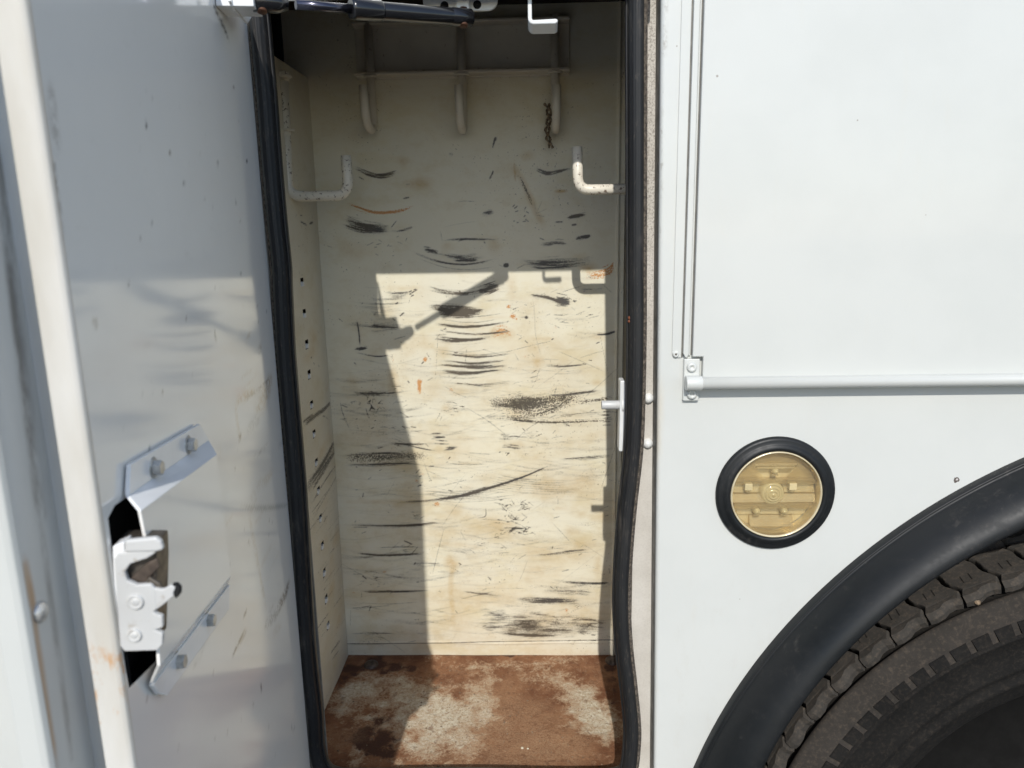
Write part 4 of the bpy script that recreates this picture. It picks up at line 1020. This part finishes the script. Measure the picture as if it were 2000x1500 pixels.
# ------------------------------------------------------------------ wheel
WC = np.array([.765, 0.0, .647]); Y0 = .080; RO = .481; DEP = .0135
wheel = MB().lathe([(.4145, Y0-.0125), (.428, Y0-.0112), (.444, Y0-.0085), (.4585, Y0-.0045), (.4620, Y0-.001), (.4615, Y0+.003)], WC, (0, 1, 0), 160).build('wheel', MT['sidewall'], truck, origin=WC)
wheel['label'] = 'dusty truck wheel with chunky tread tucked under the flare'
MB().lathe([(.285, Y0+.035), (.30, Y0+.018), (.318, Y0+.006), (.335, Y0-.002), (.338, Y0-.006), (.344, Y0-.006), (.347, Y0-.003), (.362, Y0-.009), (.364, Y0-.0125), (.369, Y0-.0125), (.371, Y0-.010), (.390, Y0-.0128), (.4085, Y0-.0128), (.410, Y0-.0155), (.4125, Y0-.0155), (.4145, Y0-.0125)], WC, (0, 1, 0), 160).build('lower_sidewall', MT['sidewall_dark'], wheel, origin=WC)
MB().lathe([(.4615, Y0+.003), (.455, Y0+.008), (.455, Y0+.022), (RO-DEP, Y0+.032), (RO-DEP+.006, Y0+.10), (RO-DEP+.006, Y0+.16), (RO-DEP, Y0+.24), (.45, Y0+.262), (.40, Y0+.275), (.30, Y0+.24)], WC, (0, 1, 0), 120).build('tread_base', MT['groove'], wheel, origin=WC)
MB().lathe([(.0005, Y0+.07), (.10, Y0+.07), (.11, Y0+.09), (.24, Y0+.10), (.27, Y0+.05), (.288, Y0+.034), (.292, Y0+.03), (.292, Y0+.20)], WC, (0, 1, 0), 64).build('rim', MT['rim'], wheel, origin=WC)
NB = 59; pitch = 2*math.pi/NB
def wp(a, r, y): return (r*math.sin(a), y, r*math.cos(a))
def block(edge_f, ya, yb, rtop, rbase, gap, name, chamfer=0.0, crown=0.0):
    # one lug between two wavy separators; edge_f(t) = angular offset of a separator in pitches, t = 0..1 across the lug
    m_ = 9; ring = []
    for k in range(m_): t = k/(m_-1); ring.append((edge_f(t)+gap, ya+(yb-ya)*t))
    e1 = edge_f(1.0); e0 = edge_f(0.0)
    ring += [(e1+x, yb+dy) for x, dy in ((.22, .0030), (.40, .0035), (.58, -.0025), (.78, -.0030))]
    for k in range(m_-1, -1, -1): t = k/(m_-1); ring.append((1+edge_f(t)-gap, ya+(yb-ya)*t))
    low = [(e0+x, ya+dy) for x, dy in ((.80, .0036), (.60, .0030), (.42, -.0022), (.20, -.0026))]
    ring += low
    ce = sum(q[0] for q in ring)/len(ring); n = len(ring); vs = []
    def put(e, y, r): vs.append(wp(e*pitch, r, y))
    for lv in range(4):
        for (e, y) in ring:
            t = (y-ya)/(yb-ya)
            rt_ = rtop+crown*min(max(t, 0), 1)
            near = t < .13
            if lv == 0: put(ce+(e-ce)*.95, y+(chamfer*1.7 if near else 0)+(-.0012 if t > .9 else 0), rt_)
            elif lv == 1: put(ce+(e-ce)*.985, y+(chamfer*.9 if near else 0), rt_-.0012-(chamfer*.35 if near else 0))
            elif lv == 2: put(e, y, rt_-.003-(chamfer*1.15 if near else 0))
            else: put(e, y+(.003 if near else 0), rbase)
    fs = [tuple(range(n))]
    for l in range(3): fs += [(l*n+i, l*n+(i+1) % n, (l+1)*n+(i+1) % n, (l+1)*n+i) for i in range(n)]
    return MB().add(vs, fs).build(name, MT['tread'], wheel, origin=(0, 0, 0))
zig = lambda t: (.0 if t < .02 else 0)+.26*(1-abs(2*t-.62)/1.38) + .06*math.sin(t*9)
b1 = block(lambda t: zig(t), Y0+.001, Y0+.066, RO, RO-DEP-.0020, .048, 'tread_block', .0034, .006)
b2 = block(lambda t: -zig(t)*.8+.30, Y0+.075, Y0+.132, RO+.008, RO-DEP-.002, .045, 'tread_block', .005, .002)
b3 = block(lambda t: zig(t)*.8+.1, Y0+.141, Y0+.20, RO+.010, RO-DEP-.002, .045, 'tread_block', .004)
for b in (b1, b2, b3):
    b.parent = wheel; b.location = (0, 0, 0)
    for i in range(NB):
        a = (i+.35)*pitch
        deg = math.degrees(a) % 360
        if b is b3 and not (deg > 260 or deg < 40): continue
        o = b if i == 0 else b.copy()
        if i: col.objects.link(o)
        o.rotation_euler = (0, a, 0)
# sipes: thin cuts on the shoulder blocks, dark slivers standing in the rubber
sp = MB()
for dx in (.28, .50):
    y0 = Y0+.026; r0, r1 = RO+.006*.385+.0004, RO+.006*.585+.0004; sp.add([wp((dx+.20)*pitch, r0, y0), wp((dx+.222)*pitch, r0, y0), wp((dx+.262)*pitch, r1, y0+.013), wp((dx+.24)*pitch, r1, y0+.013)], [(0, 1, 2, 3)])
sp = sp.build('tread_sipe', MT['groove'], wheel, origin=(0, 0, 0)); sp.location = (0, 0, 0)
# lugs round the sidewall
NL = 124
lb = MB()
hw = .0118/.412
lb.add([wp(-hw*.92, .4145, Y0-.0085), wp(hw*.92, .4145, Y0-.0085), wp(hw, .4335, Y0-.0075), wp(-hw, .4335, Y0-.0075), wp(-hw*.84, .4162, Y0-.0150), wp(hw*.84, .4162, Y0-.0150), wp(hw*.9, .4305, Y0-.0122), wp(-hw*.9, .4305, Y0-.0122)],
       [(4, 5, 6, 7), (0, 1, 5, 4), (1, 2, 6, 5), (2, 3, 7, 6), (3, 0, 4, 7)])
lg = lb.build('sidewall_lug', MT['sidewall_dark'], wheel, origin=(0, 0, 0)); lg.location = (0, 0, 0)
nl = int(2*math.pi/(hw*2.42))
for i in range(nl):
    o = lg if i == 0 else lg.copy()
    if i: col.objects.link(o)
    o.rotation_euler = (0, 2*math.pi*i/nl, 0)
for i in range(NB):
    a = (i+.35)*pitch; o = sp if i == 0 else sp.copy()
    if i: col.objects.link(o)
    o.rotation_euler = (0, a, 0)
# pebble caught at the tread edge
q = np.array(at(1908, 1173, Y0+.002)); mb = MB().lathe([(.0002, .0030), (.0042, .0022), (.0062, .0004), (.0045, -.002), (.0002, -.003)], q, (.3, -.6, .5), 9)
o = mb.build('pebble', MT['stone']); o['label'] = 'tan pebble caught at the edge of the tyre tread'; o['category'] = 'pebble'

# ------------------------------------------------------------------ open compartment door on the left
W_D = .437; Z0D, Z1D = .885, 1.768
# cut-out for the latch (in door u,z)
cut_px = [(211, 1012), (224, 987), (262, 962), (300, 1000), (318, 1060), (322, 1150), (318, 1268), (304, 1292), (252, 1344), (244, 1300)]
cut = [duz(x, y) for x, y in cut_px]
gu = np.arange(.0, W_D+.0001, .0032); gz = np.arange(Z0D, Z1D, .0032)
gu = np.linspace(0, W_D, len(gu)); gz = np.linspace(Z0D, Z1D, len(gz))
U, W = np.meshgrid(gu, gz); uu, ww = U.ravel(), W.ravel(); keep = ~inside(cut, uu, ww)
P2 = [Vector((a, b)) for a, b in zip(uu[keep], ww[keep])]
nb = len(P2); P2 += [Vector(c_) for c_ in cut]
ed = [(nb+i, nb+(i+1) % len(cut)) for i in range(len(cut))]
vo, eo, fo, *_ = delaunay_2d_cdt(P2, ed, [], 0, 1e-6)
vo = np.array([(v.x, v.y) for v in vo]); fo = [tuple(f) for f in fo]
cen = np.array([vo[list(f)].mean(0) for f in fo]); hol = inside(cut, cen[:, 0], cen[:, 1]); fo = [f for f, h in zip(fo, hol) if not h]
pd = Paint(vo[:, 0], vo[:, 1])
D = lambda x, y: duz(x, y)
def DS(L, w, st, layer='scuff', **kw): pd.stroke(layer, [D(*q) for q in L], w, st, **kw)
DS([(413,0),(425,28),(438,55),(447,78)], .006, .85); DS([(512,770),(525,745),(532,735)], .016, .5, 'tan'); DS([(498,800),(515,785),(530,745)], .022, .6, 'tan'); DS([(460,785),(480,772),(497,762)], .010, .7, 'tan')
DS([(478,780),(505,760),(528,738)], .006, .5, 'brown'); DS([(460,790),(464,830),(470,855)], .010, .4, 'tan'); DS([(465,858),(472,850)], .006, .8, 'brown')
DS([(540,1195),(555,1165),(566,1135)], .014, .8, 'brown'); DS([(453,1283),(470,1250),(482,1228)], .005, .9); DS([(475,1210),(482,1190)], .004, .8); DS([(515,1225),(530,1210),(545,1195)], .012, .4, 'brown')
DS([(485,1000),(500,1080),(520,1190)], .012, .30, 'tan'); DS([(508,1335),(512,1350)], .004, .9); DS([(470,990),(520,992),(570,985)], .006, .35)
DS([(284,236),(286,250)], .004, .8); DS([(424,318),(427,322)], .005, .8); DS([(480,312),(484,318)], .004, .8); DS([(188,625),(184,636)], .006, .7, 'brown'); DS([(419,645),(423,670)], .004, .7); DS([(460,390),(462,400)], .004, .6)
for i in range(22):
    x = rnd.uniform(380, 560); y = rnd.uniform(620, 1300); l = rnd.uniform(8, 40); a = rnd.uniform(-.9, -.2)
    DS([(x-l*.5*math.cos(a), y-l*math.sin(a)), (x, y+rnd.uniform(-5, 5)), (x+l*.5*math.cos(a), y+l*math.sin(a))], rnd.choice([.004, .008, .014]), rnd.uniform(.10, .32), rnd.choice(['tan', 'tan', 'brown']))
DS([(105,330),(130,560),(152,740),(170,900),(185,1060),(212,1300),(235,1500)], .0045, .75, 'brown', taper=0); DS([(98,160),(112,300)], .010, .35, 'brown')
for i in range(90):
    x = rnd.uniform(230, 590); y = rnd.uniform(150, 1480); l = rnd.uniform(2, 9); a = rnd.uniform(-1.5, 1.5)
    DS([(x, y), (x+l*math.cos(a)*.6, y+l*math.sin(a))], rnd.choice([.0028, .0034]), rnd.uniform(.2, .75), rnd.choice(['scuff', 'brown', 'brown']))
V3 = np.array([dw(u, 0.0, z) for u, z in vo]); org = dw(0, 0, Z0D)
me = bpy.data.meshes.new('door'); me.from_pydata([tuple(p-org) for p in V3], [], fo); me.update(); pd.write(me, LAY)
me.polygons.foreach_set('use_smooth', np.ones(len(me.polygons), bool))
me.materials.append(MT['door']); door = link('door', me, truck, org); door['label'] = 'open white compartment door with glossy scratched inner panel'
# side of the pan facing the opening edge of the door, and the flange beyond it
def dquad(name, cs, mat, bevel=0):
    return MB().add([dw(*c_) for c_ in cs], [(0, 1, 2, 3)]).build(name, mat, door, bevel=bevel)
def dprism(name, uv, mat, bevel=.001, z0=Z0D, z1=Z1D):
    return MB().prism([dw(u, v, z0) for u, v in uv], (0, 0, z1-z0)).build(name, mat, door, bevel=bevel)
PD = .0165
dprism('pan_edge', [(W_D-.0005, -.0004), (W_D+.0022, -.0012), (W_D+.0030, -.0035), (W_D+.0030, -PD), (W_D-.004, -PD), (W_D-.004, -.0012)], MT['door_edge'], .0012)
dprism('pan_groove', [(W_D-.003, -PD), (W_D-.003, -PD-.010), (W_D-.006, -PD-.010), (W_D-.006, -PD)], MT['door_flange'], 0)
# flange surface with its own grime and rust run
gu2 = np.linspace(W_D-.004, W_D+.0345, 30); gz2 = np.linspace(Z0D-.02, Z1D+.02, 420)
FV = -PD-.0085
def paint_fl(p):
    Dz = lambda x, y: duz(x, y, FV)
    p.stroke('tan', [Dz(50, 1100), Dz(62, 1160), Dz(70, 1230), Dz(80, 1300), Dz(100, 1430), Dz(112, 1500)], .006, .75, taper=.1); p.stroke('tan', [Dz(48, 1090), Dz(55, 1150), Dz(66, 1190)], .009, .6)
    p.stroke('scuff', [Dz(0, 300), Dz(30, 600), Dz(60, 840), Dz(80, 1000)], .012, .6, taper=0); p.stroke('scuff', [Dz(2, 400), Dz(45, 760), Dz(90, 1100), Dz(140, 1480)], .006, .5, taper=0)
gridmesh('door_flange', gu2, gz2, lambda u, w: np.stack([DH[0]+DU[0]*u+DV[0]*FV, DH[1]+DU[1]*u+DV[1]*FV, w], 1), MT['door_flange'], door, ['tan', 'scuff'], paint_fl)
dprism('outer_skin_edge', [(W_D+.034, FV+.0006), (W_D+.0375, FV-.001), (W_D+.0385, FV-.004), (W_D+.0385, FV-.014), (W_D+.034, FV-.014)], MT['body'], .001)
dprism('outer_skin', [(-.004, FV-.0115), (W_D+.036, FV-.0115), (W_D+.036, FV-.014), (-.004, FV-.014)], MT['body'], 0)
dprism('hinge_side_edge', [(-.0003, -.0004), (-.0003, FV-.0112), (-.0030, FV-.0112), (-.0030, -.0012), (-.0016, -.0002)], MT['body'], 0)
q = dp(78, 1195, FV); head('flange_screw', q, DV, .0058, .0034, MT['bolt'], door)
# dark cavity behind the cut-out
cc = np.array(cut); u0, z0c = cc.min(0)-.008; u1, z1c = cc.max(0)+.006; u1 = min(u1, W_D-.0075)
mb = MB(); b = [dw(u, v, z) for u, v, z in ((u0, -.0006, z0c), (u1, -.0006, z0c), (u1, -.0006, z1c), (u0, -.0006, z1c), (u0, -.016, z0c), (u1, -.016, z0c), (u1, -.016, z1c), (u0, -.016, z1c))]
mb.add(b, [(4, 5, 6, 7), (0, 1, 5, 4), (1, 2, 6, 5), (2, 3, 7, 6), (3, 0, 4, 7)]).build('latch_cavity', MT['void'], door)
# folded bracket that carries the latch
VH = .012
A3 = lambda L, v: [dp(x, y, v) for x, y in L]
fl_ = A3([(246, 907), (384, 828), (402, 860), (243, 968)], .0014)
inc = [dp(243, 968, .0014), dp(402, 860, .0014), dp(418, 888, VH), dp(268, 998, VH)]
pl = A3([(268, 998), (418, 888), (446, 1124), (306, 1300), (304, 1262), (279, 1052)], VH)
low = [dp(446, 1124, VH), dp(306, 1300, VH), dp(290, 1336, .0014), dp(440, 1142, .0014)]
lfl = A3([(441, 1142), (440, 1190), (318, 1358), (302, 1356), (288, 1338)], .0014)
MB().prism(lfl, DV*.0032).build('bracket_flange', MT['bracket'], door, bevel=.0006)
bk = MB().prism(pl, DV*.0020).prism(low, DV*.0022).build('latch_bracket', MT['door'], door, bevel=.0005)
MB().prism(fl_, DV*.0026).build('bracket_flange', MT['bracket'], door, bevel=.0005)
MB().prism(inc, DV*.0024).build('bracket_ramp', MT['bracket'], door, bevel=.0005)
for (x, y) in ((365, 869), (297, 914), (403, 1212), (343, 1293)):
    head('hex_bolt', dp(x, y, .003), DV, .0062, .0062, MT['bolt'], door, hexa=True)
# rotary latch: plate facing out of the door edge, with slot and rotor
LU = duz(268, 1170, .010)[0]+.004         # depth of the latch face along the door
PL0 = DH + DU*LU
def lp3(x, y, off=0.0):
    r_ = ray(x, y); P0 = PL0+DU*off; t = np.dot(P0-CAM, DU)/np.dot(r_, DU); return CAM+r_*t
face = [(222, 1092), (230, 1080), (300, 1074), (304, 1080), (287, 1091), (254, 1102), (243, 1118), (249, 1135), (268, 1143), (294, 1141), (304, 1152), (307, 1188), (300, 1196), (308, 1201), (317, 1204), (318, 1226), (303, 1231), (318, 1238), (317, 1260), (307, 1271), (243, 1273), (234, 1262)]
lt = MB().prism([lp3(*q) for q in face], -DU*.0035).build('latch', MT['latch'], door, bevel=.0008)
MB().prism([lp3(x, y, .001) for x, y in [(243, 1056), (304, 1050), (314, 1058), (319, 1074), (306, 1078), (243, 1080)]], -DU*.004).build('latch_flap', MT['latch'], door, bevel=.0012)
MB().prism([lp3(x, y, -.006) for x, y in [(222, 1062), (304, 1062), (306, 1110), (302, 1262), (240, 1266)]], -DU*.020).build('latch_body', MT['steel'], door, bevel=.001)
MB().prism([lp3(x, y, -.0015) for x, y in [(219, 1068), (243, 1058), (243, 1082), (236, 1262), (224, 1180)]], -DU*.010).build('latch_side', MT['bracket'], door, bevel=.0008)
MB().prism([lp3(x, y, -.0042) for x, y in [(252, 1132), (290, 1098), (308, 1090), (312, 1108), (292, 1128), (282, 1140)]], -DU*.0015).build('rotor', MT['dull'], door, bevel=.0008)
MB().prism([lp3(x, y, -.0002) for x, y in [(296, 1148), (318, 1152), (334, 1143), (343, 1147), (338, 1160), (340, 1164), (318, 1182), (304, 1192), (298, 1176)]], -DU*.003).build('release_lever', MT['latch'], door, bevel=.0007)
MB().prism([lp3(x, y, -.0006) for x, y in [(334, 1143), (344, 1142), (352, 1150), (351, 1162), (344, 1170), (338, 1164)]], -DU*.004).build('lever_tip', MT['void'], door, bevel=.0007)
MB().prism([lp3(x, y, -.002) for x, y in [(283, 1136), (292, 1128), (312, 1140), (318, 1152), (306, 1156), (296, 1146)]], -DU*.003).build('spring_post', MT['steel'], door, bevel=.0007)
for (x, y, r) in ((265, 1175, 17), (263, 1240, 15)):
    c_ = lp3(x, y); R_ = np.linalg.norm(lp3(x+r, y)-c_)
    MB().lathe([(.0001, .0012), (R_*.30, .0014), (R_*.50, .0006), (R_*.62, .0004), (R_*.80, .0017), (R_*.96, .0010), (R_, -.0004)], c_, DU, 28).build('latch_rivet', MT['latch'], door)
# strut bracket on the door
q0 = [(445, 2), (455, 22), (479, 46), (489, 30), (487, -40), (447, -40)]
db = MB().prism([dp(x, y, .012) for x, y in q0], DV*.0025)
db.prism([dp(445, -40, .0008), dp(445, 2, .0008), dp(455, 22, .012), dp(447, -40, .012)], DV*.002)
e_ = SB_-DH; vb = float(np.dot(e_, DV)); ub = float(np.dot(e_, DU)); zb2 = float(e_[2])
c8 = [(ub+a, v, zb2+z) for v in (.0006, vb-.004) for a, z in ((-.017, -.008), (.017, -.008), (.017, .020), (-.017, .020))]
db.add([dw(*q) for q in c8], [(0, 1, 2, 3), (4, 7, 6, 5), (0, 4, 5, 1), (1, 5, 6, 2), (2, 6, 7, 3), (3, 7, 4, 0)])
db.build('strut_mount', MT['bracket'], door, bevel=.0006)
